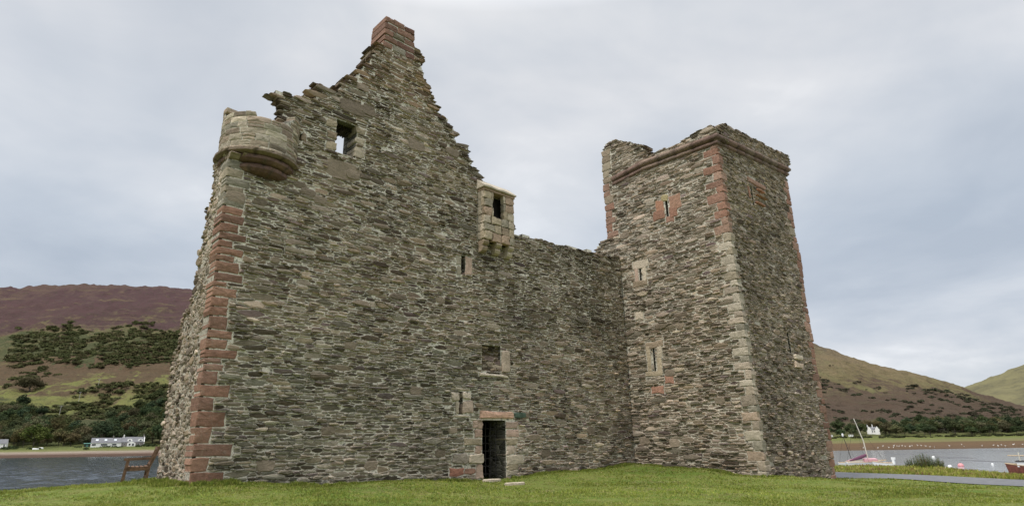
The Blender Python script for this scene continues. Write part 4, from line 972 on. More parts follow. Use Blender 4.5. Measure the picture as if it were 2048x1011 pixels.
right = N.mix(N.math('MULTIPLY', N.ramp(nC, [(.53, 0.0), (.68, 1.0)]), .5), right, (.05, .05, .03))
right = N.mix(N.math('MULTIPLY', N.ramp(nA, [(.50, 0.0), (.62, 1.0)]), N.maprange(zz, 90, 130, 0, .45)), right, (.14, .14, .06))
hill = N.mix(N.maprange(X_, -60, 60), left, right)
# shore: weed and shingle on the left, rusty saltmarsh on the right
bl = N.math('ADD', Z_, N.math('MULTIPLY', N.math('SUBTRACT', nC, .5), 1.2))
sh = N.ramp(N.maprange(bl, -2.6, 3.4), [(0, (.09, .06, .045)), (.30, (.11, .07, .052)), (.42, (.22, .165, .13)), (.62, (.30, .25, .195)), (.74, (.18, .17, .08)), (1, G1)])
hill2 = N.mix(N.maprange(bl, 2.6, 3.4), sh, hill)
ms = N.ramp(N.maprange(N.math('ADD', Y_, N.math('MULTIPLY', N.math('SUBTRACT', nB, .5), 80)), 225, 725), [(0, (.10, .065, .04)), (.03, (.13, .085, .052)), (.20, (.15, .095, .055)), (.34, (.13, .09, .05)), (.42, (.20, .18, .08)), (.8, (.16, .17, .07)), (1, G1)])
ms = N.mix(N.math('MULTIPLY', N.ramp(nS, [(.5, 0.0), (.62, 1.0)]), .5), ms, (.12, .085, .045))
fin = N.mix(N.maprange(X_, -20, 20), hill2, N.mix(N.maprange(Y_, 700, 760), ms, hill))
N.out(fin, .95, N.math('ADD', N.math('ADD', nC, nB), N.math('MULTIPLY', nS, 2.0)), 1.0, 4.0, .05)
hl_ = mesh_obj('hillside', V, F_, m, None, smooth=True); tag(hl_, kind='structure')
# the farther hill on the right
fr = sorted([ray_te(*q) for q in ((1500, 800), (1800, 795), (1900, 782), (1940, 770), (1980, 754), (2048, 728), (2200, 690), (2500, 650))])
Ds2 = np.linspace(2200, 3600, 50); t2 = np.linspace(.4, 1.3, 150); V = []
for D in Ds2:
    for t in t2:
        u = (D-2200)/1200; e = float(np.interp(t, [q[0] for q in fr], [q[1] for q in fr])); uu = min(1, u)
        V.append((t*D, D, CAMZ+D*(.02+(e-.02)*uu)*(1-.3*max(0, u-1)) + fbm(t*D, D, .003, 2)*60*u*(1-uu)*1.2+fbm(t*D, D, .012, 5)*12*uu))
nx = len(t2); F_ = [(j*nx+i, j*nx+i+1, (j+1)*nx+i+1, (j+1)*nx+i) for j in range(len(Ds2)-1) for i in range(nx-1)]
m, nt = new_mat('far_hill_turf'); N = NT(nt); tc = N.n('ShaderNodeTexCoord').outputs['Object']
a = N.noise(tc, .004, 6, .65, .8); b = N.noise(tc, .02, 5, .7)
col = N.mix(N.maprange(a, .38, .6), (.105, .095, .056), (.16, .145, .076)); col = N.mix(N.math('MULTIPLY', N.ramp(b, [(.5, 0.0), (.62, 1.0)]), .5), col, (.08, .075, .05))
N.out(col, .95, a, .6, 8, .05); tag(mesh_obj('distant_hill', V, F_, m, None, smooth=True), kind='structure')

# mud shoals in the shallow water
M_mud = mat_plain('wet_mud', (.06, .05, .045), .35, .6, .4, .3, .5)
for x, y, wx, wy in ((1872, 904, 46, 1.6), (1896, 914, 62, 1.8), (2035, 901, 60, 3), (1800, 907, 30, 1.2), (1962, 921, 44, 1)):
    r_ = ray(x, y); p = CAM+r_*((WZ-CAMZ)/r_[2]); k = p[1]/HORIZ_F; a, b = wx*k/2, 6+wy*p[1]**2/HORIZ_F/4*.5; n = 26; rr = random.Random(x); V = []
    for i in range(n): t = 2*math.pi*i/n; q = rr.uniform(.7, 1.1); V.append((p[0]+a*q*math.cos(t)*(abs(math.cos(t))**.5), p[1]+b*q*math.sin(t), WZ+.004))
    mm = MB(); mm.add([(p[0], p[1], WZ+.12)]+V, [(0, i+1, (i+1) % n+1) for i in range(n)]); tag(mm.build('mudbank', M_mud), kind='structure')

# ================================================================== VEGETATION
def tz(x, D): return terr(x/D, D)
def at_px(x, D, y=None):
    """world point on the hillside seen in picture column x at forward distance D"""
    t = az_tau(x); return Vector((t*D, D, terr(t, D)))
def leafcloud(r, clumps, nper, ls, tones_, squash=.8):
    Vs, Fs, Ts = [], [], []
    for (c, rad) in clumps:
        base = np.array(tones_[r.randrange(len(tones_))])*r.uniform(.75, 1.25)
        for _ in range(nper):
            d = Vector((r.gauss(0, 1), r.gauss(0, 1), r.gauss(0, 1))).normalized(); q = rad*r.uniform(.55, 1.08)
            p = Vector(c)+Vector((d.x*q, d.y*q, d.z*q*squash)); a = Vector((r.gauss(0, 1), r.gauss(0, 1), r.gauss(0, .6))).normalized(); b = a.cross(d)
            if b.length < .05: continue
            b.normalize(); s_ = ls*r.uniform(.6, 1.35); i = len(Vs); Vs += [p-a*s_-b*s_*.5, p+a*s_*.2-b*s_*.75, p+a*s_+b*s_*.3, p-a*s_*.1+b*s_*.8]; Fs.append((i, i+1, i+2, i+3))
            tn = base*r.uniform(.8, 1.2); Ts += [tuple(tn)]*4
    return Vs, Fs, Ts
TREE_T = [[(.060, .078, .036), (.08, .095, .042), (.048, .064, .03)], [(.10, .105, .05), (.08, .088, .042), (.12, .11, .058)], [(.05, .07, .038), (.065, .082, .044)], [(.12, .105, .062), (.10, .09, .05), (.08, .082, .042)], [(.07, .086, .04), (.056, .072, .034)], [(.11, .14, .04), (.085, .115, .035), (.13, .155, .05)]]
def tree_proto(i, h=10, cw=9):
    r = random.Random(100+i); root = empty('broadleaf_tree'); m_ = MB(); tr = h*.38
    pts_ = [(0, 0, -1.0), (r.uniform(-.2, .2), 0, tr*.5), (r.uniform(-.5, .5), r.uniform(-.4, .4), tr), (r.uniform(-.8, .8), .2, h*.75)]
    m_.tube(pts_, [.36, .28, .2, .06], 7)
    cl = []
    nlimb = 7
    for k in range(nlimb):
        a = 2*math.pi*k/nlimb+r.uniform(-.3, .3); e = Vector((math.cos(a)*cw*.36, math.sin(a)*cw*.36, h*r.uniform(.5, .74))); m_.tube([pts_[1] if k % 2 else pts_[2], e*.5+Vector((0, 0, h*.2)), e], [.15, .1, .04], 5)
        cl.append((e, r.uniform(1.5, 2.3)*cw/9)); cl.append((e*.55+Vector((0, 0, h*r.uniform(.25, .42))), r.uniform(1.4, 2.2)*cw/9))
    for k in range(6): a = r.uniform(0, 6.28); q = r.uniform(.1, .5)*cw; cl.append((Vector((math.cos(a)*q, math.sin(a)*q, h*r.uniform(.32, .5))), r.uniform(1.0, 1.8)*cw/9))
    cl.append((Vector((r.uniform(-.8, .8), 0, h*.86)), 1.9*cw/9))
    m_.build('trunk', M_bark, root); V, F_, T = leafcloud(r, cl, 75, .42, TREE_T[i % 6]); mesh_obj('crown', V, F_, M_leaf, root, None, T); return root
protos = [tree_proto(i, 10+(i % 3)*1.2, 9+(i % 2)*2) for i in range(6)]
used = [False]*6
def put_tree(i, p, s, label, group=None, rz=None, sz=1):
    o = protos[i] if not used[i] else copy_tree(protos[i]); used[i] = True
    o.location = p; o.scale = (s, s, s*sz); o.rotation_euler = (0, 0, random.uniform(0, 6.28) if rz is None else rz); tag(o, label, 'tree', group); return o
put_tree(5, at_px(64, 552), 1.95, 'bright green rounded tree by the far shore beside two pale boats', sz=.85)
put_tree(3, at_px(30, 905), 3.3, 'large dark tree standing alone on the hillside field at the left', sz=.72)
put_tree(2, at_px(1862, 752), 1.75, 'broad dark tree at the front of the wood below the half hidden roof', sz=.7)
put_tree(4, at_px(320, 585), 2.0, 'tall tree behind the right end of the long cottage', sz=1.0)
r = random.Random(55); pl = []
def scatter(n, pxr, Dr, spac, cond=lambda x, D: True, rr=r):
    out = []; tries = 0
    while len(out) < n and tries < n*60:
        tries += 1; px_v = rr.uniform(*pxr); D = rr.uniform(*Dr); t = az_tau_f(px_v); x = t*D
        if not cond(px_v, D): continue
        if any((x-a)**2+(D-b)**2 < spac*spac for a, b in out): continue
        out.append((x, D))
    return out
_tx = np.linspace(-400, 2500, 60); _tt = [az_tau(q) for q in _tx]
def az_tau_f(x): return float(np.interp(x, _tx, _tt))
KN = ['dark green', 'olive', 'deep green', 'brownish', 'mid green']; _k = [0]
def tree_label(side, D):
    kn = KN[_k[0]]; row = ('at the foot', 'in the middle', 'at the upper edge')[(0 if D < 640 else 1 if D < 740 else 2) if side == 0 else (0 if D < 800 else 1 if D < 880 else 2)]
    return f"{kn} tree {row} of the {'left wood across the water' if side == 0 else 'right wood below the brown hill'}"
def nextk(): _k[0] = r.choice((0, 1, 2, 3, 4, 0, 2)); return _k[0]
for x, D in scatter(165, (-40, 372), (580, 860), 9.5, lambda p_, D: D < 640+170*(.5+.5*math.sin(p_*.022+1.2))*1.0+ (40 if p_ > 180 else 0)):
    put_tree(nextk(), (x, D, tz(x, D)), r.uniform(1.15, 1.85), tree_label(0, D), 'trees in the wood across the water at the left', sz=r.uniform(.8, 1.05))
for x, D in scatter(130, (1640, 2090), (765, 1010), 12.5, lambda p_, D: D < 830+max(0, (p_-1700))*.55 and not (1725 < p_ < 1768 and D < 835) and not (1862 < p_ < 1900 and D < 800)):
    put_tree(nextk(), (x, D, tz(x, D)), r.uniform(1.05, 1.8), tree_label(1, D), 'trees in the long wood at the right', sz=r.uniform(.75, 1.0))
# scrub on the hillsides: nobody could count it
def scrub(name, label, spots, tl, rr):
    Vs, Fs, Ts = [], [], []
    for x, D, s_ in spots:
        z = tz(x, D); tn = np.array(tl[rr.randrange(len(tl))]); 
        for _ in range(3):
            cx, cy, cz, q = x+rr.uniform(-1, 1)*s_*1.3, D+rr.uniform(-1, 1)*s_, z+.2*s_, s_*rr.uniform(.5, 1)
            for _ in range(22):
                d = Vector((rr.gauss(0, 1), rr.gauss(0, 1), abs(rr.gauss(0, 1)))).normalized(); p = Vector((cx+d.x*q, cy+d.y*q, cz+d.z*q*.75)); a = Vector((rr.gauss(0, 1), rr.gauss(0, 1), rr.gauss(0, .5))).normalized(); b = a.cross(d)
                if b.length < .05: continue
                b.normalize(); l_ = q*.42; i = len(Vs); Vs += [p-a*l_, p-b*l_, p+a*l_, p+b*l_]; Fs.append((i, i+1, i+2, i+3)); Ts += [tuple(tn*rr.uniform(.75, 1.25))]*4
    o = mesh_obj(name, Vs, Fs, M_leaf, None, None, Ts); tag(o, label, 'scrub', kind='stuff'); return o
rr = random.Random(66); sp_ = []
while len(sp_) < 2300:
    px_v = rr.uniform(-30, 385); D = rr.uniform(640, 1290); t = az_tau_f(px_v); x = t*D; e = (tz(x, D)-CAMZ)/D; k = mnoise.noise(Vector((x*.012, D*.012, 4)))+.5*mnoise.noise(Vector((x*.05, D*.03, 9)))
    if .137+.02*k < e < .192+.03*k: ok = k > -.4 or rr.random() < .2
    elif .035 < e < .075+(.03 if px_v > 180 else 0): ok = k > -.15
    elif e < .14: ok = k > .35 and rr.random() < .5
    else: ok = rr.random() < .004
    if ok: sp_.append((x, D, rr.uniform(1.6, 4.2)*(.8+D/2500)))
scrub('hillside_scrub', 'dark gorse and bracken scrub on the heather hillside at the left', sp_, [(.07, .085, .04), (.082, .095, .044), (.078, .078, .042)], rr)
sp_ = []
while len(sp_) < 520:
    px_v = rr.uniform(1625, 2060); D = rr.uniform(800, 1500); t = az_tau_f(px_v); x = t*D; k = mnoise.noise(Vector((x*.01, D*.01, 14)))+.5*mnoise.noise(Vector((x*.05, D*.03, 19)))
    lim = .15 if px_v < 1820 else -.12
    if k > lim: sp_.append((x, D, rr.uniform(1.5, 4)*(.8+D/2500)))
scrub('slope_scrub', 'dark scrub dotting the brown hill at the right', sp_, [(.08, .078, .046), (.09, .075, .05), (.07, .072, .042)], rr)
sp_ = [( (az_tau_f(px_v))*D, D, s_) for px_v, D, s_ in [(8, 535, 2.2), (16, 533, 2.0), (24, 534, 1.8), (60, 530, 1.6), (70, 528, 1.8), (80, 530, 1.4), (171, 512, 2.0), (24, 548, 2.4), (205, 545, 1.3), (216, 546, 1.6), (228, 545, 1.5), (240, 546, 1.0), (272, 546, 1.7), (276, 540, 1.4), (236, 535, .9), (156, 548, 1.8), (292, 550, 2.4), (300, 552, 2.6), (308, 548, 2.2)]]
scrub('shore_bushes', 'low dark garden bushes along the far shore in front of the cottages', sp_, [(.05, .065, .03), (.06, .075, .035)], rr)
sp_ = [(az_tau_f(rr.uniform(1640, 2070))*D, D, rr.uniform(1.2, 2.6)) for D in [rr.uniform(735, 765) for _ in range(90)]]
scrub('hedge_scrub', 'low dark hedge scrub along the foot of the wood at the right', sp_, [(.045, .058, .03), (.06, .065, .035)], rr)

# gorse bush beside the road
def spiky(loc, wdt, hgt, n, label, seed):
    rr = random.Random(seed); Vs, Fs, Ts = [], [], []
    for k in range(n):
        a = rr.uniform(0, 6.28); q = rr.random()**.6; bx, by = math.cos(a)*q*wdt/2*.8, math.sin(a)*q*wdt/3; hh = hgt*(1-.5*q*q)*rr.uniform(.35, 1.15); dx, dy = math.cos(a)*q*.25+rr.uniform(-.1, .1), math.sin(a)*q*.2
        tn = rr.choice(((.09, .13, .055), (.11, .15, .06), (.07, .10, .045), (.14, .145, .07)))
        for j in range(16):
            t = j/16; p = Vector((bx+dx*t*hh, by+dy*t*hh, t*hh)); aa = rr.uniform(0, 6.28); l_ = .085*(1-.6*t)+.02; d = Vector((math.cos(aa), math.sin(aa), .9)).normalized(); s_ = d.cross(Vector((0, 0, 1))).normalized()*.014; i = len(Vs)
            Vs += [p-s_, p+s_, p+d*l_]; Fs.append((i, i+1, i+2)); Ts += [tuple(c*rr.uniform(.8, 1.2) for c in tn)]*3
    root = empty('gorse_bush', loc); mesh_obj('foliage', Vs, Fs, M_leaf, root, None, Ts); m_ = MB()
    for k in range(14):
        a = rr.uniform(0, 6.28); q = rr.random(); m_.tube([(math.cos(a)*q*.2, math.sin(a)*q*.15, -.1), (math.cos(a)*q*wdt*.35, math.sin(a)*q*wdt*.25, hgt*.75*(1-.4*q))], [.018, .006], 5)
    m_.build('stem', M_bark, root); return tag(root, label, 'bush')
def on_ground(x, D, dz=0): t = az_tau_f(x); return (t*D, D, float(ground_z(t*D, D)[0])+dz)
spiky(on_ground(1838, 37.5, -.05), 2.5, .85, 420, 'spiky green gorse bush on the verge beyond the road', 5)

# ================================================================== OBJECTS
M_white = mat_plain('white_render', (.90, .89, .86), .8, 1.5, .06, .1, .2); M_slate = mat_plain('slate', (.17, .17, .18), .7, 1.2, .25, .3, .3); M_gst = mat_plain('grey_stone_wall', (.24, .22, .21), .9, 1.5, .3, .5, .1)
M_glass = mat_plain('dark_glass', (.02, .022, .025), .15, 1, .1, 0, .6); M_sky = mat_plain('pale_rooflight', (.7, .74, .78), .2, 1, .05, 0, .6)
M_green = mat_plain('green_sheet', (.10, .24, .20), .6, 1, .15, .1, .3); M_paint = mat_plain('painted_hull', (.74, .74, .72), .4, 3, .08, .1, .5)
M_pole = mat_plain('grey_pole', (.42, .40, .37), .8, 2, .2, .2, .2); M_varn = mat_plain('varnished_spar', (.45, .33, .2), .5, 6, .2, .1, .4); M_alu = mat_plain('pale_mast', (.62, .58, .48), .45, 2, .1, .05, .4)
M_cover = mat_plain('purple_cover', (.14, .06, .10), .8, 6, .2, .4, .2); M_pinkp = mat_plain('pink_paint', (.60, .33, .36), .5, 4, .15, .1, .4); M_hull = mat_plain('rust_red_hull', (.16, .05, .03), .6, 5, .5, .2, .4); M_buoyp = mat_plain('pink_buoy_plastic', (.62, .27, .28), .4, 3, .1, 0, .4)
M_feath = mat_plain('white_feathers', (.80, .79, .75), .9, 9, .05, .1, .1)

def facing(loc): return math.atan2(-loc[0], loc[1])*1.0       # turn so that local -y looks at the camera
def gable_house(root, x0, x1, dpt, eave, ridge, wm, rm, y0=0, ov=.35, name='wall', y1=None):
    m_ = MB(); y1 = y0+dpt; ym = (y0+y1)/2
    m_.add([(x0, y0, -1.5), (x1, y0, -1.5), (x1, y1, -1.5), (x0, y1, -1.5), (x0, y0, eave), (x1, y0, eave), (x1, y1, eave), (x0, y1, eave), (x0, ym, ridge), (x1, ym, ridge)], [(0, 1, 5, 4), (1, 2, 6, 9, 5), (2, 3, 7, 6), (3, 0, 4, 8, 7)])
    m_.build(name, wm, root); m_ = MB(); t = .18; sl = (ridge-eave)/(dpt/2); e = eave-ov*sl
    for sgn in (0, 1):
        ya = y0-ov if sgn == 0 else y1+ov
        A = [(x0-.15, ya, e+.03), (x1+.15, ya, e+.03), (x1+.15, ym, ridge+.03), (x0-.15, ym, ridge+.03)]; m_.add(A+[(a, b, c+t) for a, b, c in A], [(0, 1, 2, 3), (7, 6, 5, 4), (0, 4, 5, 1), (1, 5, 6, 2), (3, 2, 6, 7), (0, 3, 7, 4)])
    return m_.build('roof', rm, root)
def window(root, x, z, w_, h_, y=0, mat=None, name='window'):
    m_ = MB(); m_.box((x, y-.03, z), (w_, .1, h_)); f = m_.build(name, M_white, root); g = MB(); g.box((x, y-.085, z), (w_-.22, .04, h_-.22)); g.build('pane', mat or M_glass, f); return f
def chimney(par, x, y, z0, z1, mat):
    m_ = MB(); m_.box((x, y, (z0+z1)/2), (.9, 1.1, z1-z0)); m_.box((x, y, z1+.06), (1.1, 1.3, .16)); m_.lathe([(.16, z1+.1), (.2, z1+.5), (.14, z1+.5)], (x-.2, y, 0), 8); m_.build('chimney', mat, par)

# long cottage across the water
loc = at_px(210, 556); loc.z -= .1; ct = empty('long_cottage', loc, facing(loc)); kx = 556/HORIZ_F*math.cos(math.atan(.60))
X0, X1, X2 = -30*kx, 30*kx, 75*kx
rf = gable_house(ct, X0, X1, 8, 3.7, 7.6, M_white, M_slate); rf2 = gable_house(ct, X1, X2, 8.4, 4.0, 8.3, M_gst, M_slate, name='stone_wing', y0=-.2)
for x in (-24, -8, -4, 0, 14, 18): window(ct, x*kx, 1.9, 2.0 if x != -24 else 3.2, 1.5)
for x, y_ in ((-19, 0), (-2, 0), (17, 0)):
    m_ = MB(); yy = 2.0; zz_ = 3.7+3.9*(yy/4)+.3; a = math.atan2(3.9, 4); m_.box((0, 0, 0), (2.0, 1.7, .1)); o = m_.build('rooflight', M_sky, rf); o.location = (x*kx, yy-.1, zz_); o.rotation_euler = (a, 0, 0)
for x in (41, 70): window(ct, x*kx-2, 2.1, 1.2, 1.6, -.2)
for x in (46, 68):
    m_ = MB(); xx = x*kx; m_.add([(xx-2.2, .4, 4.6), (xx+2.2, .4, 4.6), (xx+1.8, .4, 6.2), (xx, .4, 6.9), (xx-1.8, .4, 6.2), (xx-2.2, 3.5, 4.6), (xx+2.2, 3.5, 4.6), (xx+1.8, 3.5, 6.2), (xx, 3.5, 6.9), (xx-1.8, 3.5, 6.2)], [(0, 1, 2, 3, 4), (0, 5, 6, 1), (1, 6, 7, 2), (2, 7, 8, 3), (3, 8, 9, 4), (4, 9, 5, 0)]); dm = m_.build('dormer', M_white, ct); g = MB(); g.box((xx, .34, 5.5), (1.3, .06, 1.0)); g.build('pane', M_glass, dm)
m_ = MB(); xx = 50*kx; m_.add([(xx-3.2, -2.6, -1), (xx+3.2, -2.6, -1), (xx+3.2, -2.6, 2.9), (xx, -2.6, 4.6), (xx-3.2, -2.6, 2.9), (xx-3.2, -.2, -1), (xx+3.2, -.2, -1), (xx+3.2, -.2, 2.9), (xx, -.2, 4.6), (xx-3.2, -.2, 2.9)], [(0, 1, 2, 3, 4), (0, 5, 6, 1), (1, 6, 7, 2), (2, 7, 8, 3), (3, 8, 9, 4), (4, 9, 5, 0)]); pc = m_.build('porch', M_white, ct)
g = MB(); g.box((xx-1.3, -2.66, 1.8), (1.3, .06, 1.5)); g.box((xx+1.3, -2.66, 1.7), (1.4, .06, 1.9)); g.build('pane', M_glass, pc)
chimney(rf, 12*kx, 4, 7.3, 9.3, M_gst); chimney(rf2, X1+1.2, 4, 7.8, 10.0, M_white); m_ = MB(); m_.add([(X2+.02, -.25, -1.5), (X2+.02, 8.25, -1.5), (X2+.02, 8.25, 4.2), (X2+.02, 4, 8.8), (X2+.02, -.25, 4.2), (X2+.5, -.25, -1.5), (X2+.5, 8.25, -1.5), (X2+.5, 8.25, 4.2), (X2+.5, 4, 8.8), (X2+.5, -.25, 4.2)], [(0, 1, 2, 3, 4), (9, 8, 7, 6, 5), (0, 5, 6, 1), (1, 6, 7, 2), (2, 7, 8, 3), (3, 8, 9, 4), (4, 9, 5, 0)]); m_.build('gable_coping', M_white, ct); chimney(rf2, X2-.4, 4, 8, 10.4, M_gst)
tag(ct, 'long white and grey stone cottage with slate roof across the water', 'cottage')
loc = at_px(172, 562); sh_ = empty('green_shed', loc, facing(loc)); m_ = MB(); m_.box((0, 1.5, 1.1), (4.6, 3, 3.2)); m_.build('wall', mat_plain('dark_boards', (.05, .06, .05), .8), sh_); m_ = MB(); R_ = Matrix.Rotation(.12, 3, 'X'); m_.box((0, 1.4, 3.0), (5.6, 4, .3), R_); m_.build('roof', M_green, sh_)
m_ = MB(); m_.box((0, -.04, .9), (1.6, .08, 2.4)); m_.build('door', M_green, sh_); tag(sh_, 'small shed with green roof at the left end of the long cottage', 'shed')
loc = at_px(-5, 548); wh = empty('white_house', loc, facing(loc)-.15); gable_house(wh, -5, 5, 7, 4.6, 8, M_white, M_slate); window(wh, 3.4, 2.6, 1.1, 2.4); window(wh, -2, 2.6, 1.3, 1.6); tag(wh, 'white house cut by the left edge of the photo', 'house')
# white house on the right
loc = at_px(1746, 806); h2 = empty('white_farmhouse', loc, facing(loc)); k2 = 806/HORIZ_F*.88
rfa = gable_house(h2, -13*k2+3, 9*k2, 7, 5.2, 8.8, M_white, M_slate); 
m_ = MB()
for xx in (-4.5*k2, 11.5*k2):
    m_ = MB(); m_.add([(xx-2.6, -2.5, -2), (xx+2.6, -2.5, -2), (xx+2.6, -2.5, 6), (xx, -2.5, 9.6), (xx-2.6, -2.5, 6), (xx-2.6, 6.8, -2), (xx+2.6, 6.8, -2), (xx+2.6, 6.8, 6), (xx, 6.8, 9.6), (xx-2.6, 6.8, 6)], [(0, 1, 2, 3, 4), (5, 9, 8, 7, 6), (0, 5, 6, 1), (1, 6, 7, 2), (4, 9, 5, 0)]); gw_ = m_.build('gable_wing', M_white, h2)
    m_ = MB(); m_.add([(xx-2.9, -2.7, 5.8), (xx, -2.7, 9.9), (xx+2.9, -2.7, 5.8), (xx-2.9, 6.9, 5.8), (xx, 6.9, 9.9), (xx+2.9, 6.9, 5.8)], [(0, 1, 4, 3), (1, 2, 5, 4)]); m_.build('roof', M_slate, gw_)
chimney(rfa, -13*k2+3.6, 3.5, 8, 11.2, M_white); chimney(rfa, 3*k2, 3.5, 8.4, 11.6, M_white)
for xx in (-1.5*k2, 2*k2, 6*k2): window(h2, xx, 3, 1.4, 1.7)
for xx in (-1.5*k2, 6*k2): window(h2, xx, 6.2, 1.3, 1.3, -.15)
tag(h2, 'white house with slate roof and white chimneys before the right hand wood', 'house')
loc = at_px(1879, 842); loc.z += 3; h3 = empty('grey_house', loc, facing(loc)); gable_house(h3, -9, 9, 7, 4.2, 7.6, M_gst, mat_plain('pale_slate', (.25, .25, .245), .7, 2, .15)); window(h3, -4, 2.4, 1.4, 1.4); window(h3, 3, 2.4, 1.4, 1.4); tag(h3, 'grey roofed house half hidden by the wood at the right', 'house')
for k, px_v in enumerate((1662, 1703)):
    loc = at_px(px_v, 770); cv = empty('caravan', loc, facing(loc)+.1); m_ = MB(); n = 10
    pr = [(-2.6, .5), (2.6, .5), (2.75, 1.6), (2.4, 2.7), (1.8, 2.85), (-1.8, 2.85), (-2.4, 2.7), (-2.75, 1.6)]
    m_.add([(a, 0, b) for a, b in pr]+[(a, 2.2, b) for a, b in pr], [tuple(range(8)), tuple(range(15, 7, -1))]+[(i, (i+1) % 8, 8+(i+1) % 8, 8+i) for i in range(8)]); m_.build('body', M_paint, cv)
    for x in (-1.2, 1.2): m_ = MB(); m_.box((x, -.02, 1.9), (1.2, .05, .6)); m_.build('window', M_glass, cv)
    m_ = MB(); m_.tube([(0, -.02, .35), (0, .3, .35)], .36, 12); m_.build('wheel', M_iron, cv)
    tag(cv, ('white caravan at the foot of the wood, next to the tower edge', 'white caravan at the foot of the wood, between tower and white house')[k], 'caravan')
# utility poles
for k, (px_v, D, hh) in enumerate(((171, 915, 13), (137, 850, 14), (103, 775, 15))):
    loc = at_px(px_v, D); pp = empty('utility_pole', loc, facing(loc)); m_ = MB(); m_.tube([(0, 0, -1), (.25, 0, hh)], [.3, .2], 8); m_.build('pole', M_pole, pp); m_ = MB(); m_.bar((-1.3, 0, hh-.8), (1.7, 0, hh-.8), .22, .22); m_.build('crossarm', M_pole, pp)
    for x in (-1.1, .2, 1.5): m_ = MB(); m_.lathe([(.07, hh-.7), (.12, hh-.55), (.06, hh-.35)], (x, 0, 0), 8); m_.build('insulator', M_white, pp)
    tag(pp, ('wooden utility pole highest on the hillside at the left', 'wooden utility pole in the middle of the three on the hillside', 'wooden utility pole lowest on the hillside above the wood')[k], 'utility pole', None)

# ---- hull builder
def hull_mesh(L_, B_, H_, n=14, m_=9, sheer=.18, tr=.72):
    V = []; F_ = []
    for i in range(n+1):
        t = i/n; bw = B_/2*min(1, math.sin(math.pi*min(1, (1-t)*.62+.0))**.75+.0) if t > .0 else B_/2*tr; bw = B_/2*((1-t**2.6)**.8*(tr+(1-tr)*min(1, t*2.5))); bw = max(bw, .012); z1 = H_*(1+sheer*t*t*1.6); kl = H_*.15*t**3
        for j in range(m_):
            a = math.pi*j/(m_-1); y = -bw*math.cos(a); z = z1-(z1-kl)*(math.sin(a)**.62); V.append((L_*(t-.5)+.12*L_*t*((z-kl)/H_)*.35, y, z))
    for i in range(n):
        for j in range(m_-1): q = i*m_+j; F_.append((q, q+1, q+m_+1, q+m_))
    F_.append(tuple(range(m_-1, -1, -1))); return V, F_
def deck(V, n, m_, drop=.05):
    top = [(V[i*m_], V[i*m_+m_-1]) for i in range(n+1)]; Vd = []; 
    for a, b in top: Vd += [(a[0], a[1]*.97, a[2]-drop), (b[0], b[1]*.97, b[2]-drop)]
    return Vd, [(2*i, 2*i+1, 2*i+3, 2*i+2) for i in range(n)]
def on_water(x, D): t = az_tau_f(x); return Vector((t*D, D, WZ))
def boat(name, loc, rz, L_, B_, H_, hm, dm, heel=0):
    root = empty(name, loc); root.rotation_euler = (heel, 0, rz); V, F_ = hull_mesh(L_, B_, H_); h = mesh_obj('hull', V, F_, hm, root, smooth=True); Vd, Fd = deck(V, 14, 9); mesh_obj('deck', Vd, Fd, dm, root)
    m_ = MB(); m_.tube([V[i*9] for i in range(15)], .04, 6); m_.tube([V[i*9+8] for i in range(15)], .04, 6); m_.build('gunwale', M_varn, h); return root
M_deck = mat_plain('pale_deck', (.50, .46, .40), .7, 6, .2)
b1 = boat('sailing_boat', on_water(1722, 84)+Vector((0, 0, .35)), facing(on_water(1722, 84))+.25, 4.6, 1.8, .75, M_paint, M_deck, .1)
m_ = MB(); m_.tube([(.4, 0, .6), (.15, .0, 3.4), (-.6, 0, 6.3)], [.075, .065, .05], 8); b1m = m_.build('mast', M_alu, b1)
m_ = MB(); m_.tube([(.3, 0, 1.75), (-.9, 0, 1.3), (-2.3, 0, .85)], [.05, .05, .04], 8); bo_ = m_.build('boom', M_pinkp, b1); m_ = MB(); m_.tube([(.2, 0, 1.62), (-.5, .05, 1.32), (-1.2, 0, 1.1), (-1.9, 0, .9)], [.16, .22, .17, .08], 8); m_.build('sail_cover', M_cover, bo_)
m_ = MB()
for e in ((2.2, 0, .9), (-2.2, 0, .9), (.2, .85, .8), (.2, -.85, .8)): m_.tube([(-.55, 0, 6.1), e], .012, 4)
m_.build('rigging', M_iron, b1); m_ = MB(); m_.box((.6, 0, .95), (1.5, 1.1, .45), jit=.03); m_.build('cabin', M_pinkp, b1); tag(b1, 'small sailing boat with tall pale mast and purple sail cover behind the verge', 'sailboat')
b2 = boat('motor_boat', on_water(1757, 82)+Vector((0, 0, .3)), facing(on_water(1757, 82))+2.9, 2.3, 1.1, .7, M_paint, M_deck); m_ = MB(); m_.box((-1.2, 0, .9), (.3, .3, .75), jit=.03); m_.box((-1.25, 0, 1.25), (.45, .34, .3), jit=.03); m_.build('outboard_motor', M_paint, b2); m_ = MB(); m_.box((.3, 0, .8), (.25, .95, .06)); m_.build('thwart', M_varn, b2); tag(b2, 'small white open boat with outboard just right of the tall masted boat', 'boat')
b3 = boat('sailing_dinghy', on_water(1688, 95)+Vector((0, 0, .05)), facing(on_water(1688, 95))+.2, 2.6, 1.2, .6, M_paint, M_deck); m_ = MB(); m_.tube([(.6, 0, .4), (.3, 0, 2.4), (-.1, 0, 4.4)], [.045, .04, .03], 8); m_.build('mast', M_iron, b3); m_ = MB(); m_.lathe([(.02, 4.3), (.13, 4.4), (.14, 4.7), (.02, 4.8)], (-.1, 0, 0), 10); m_.build('mast_float', M_paint, b3)
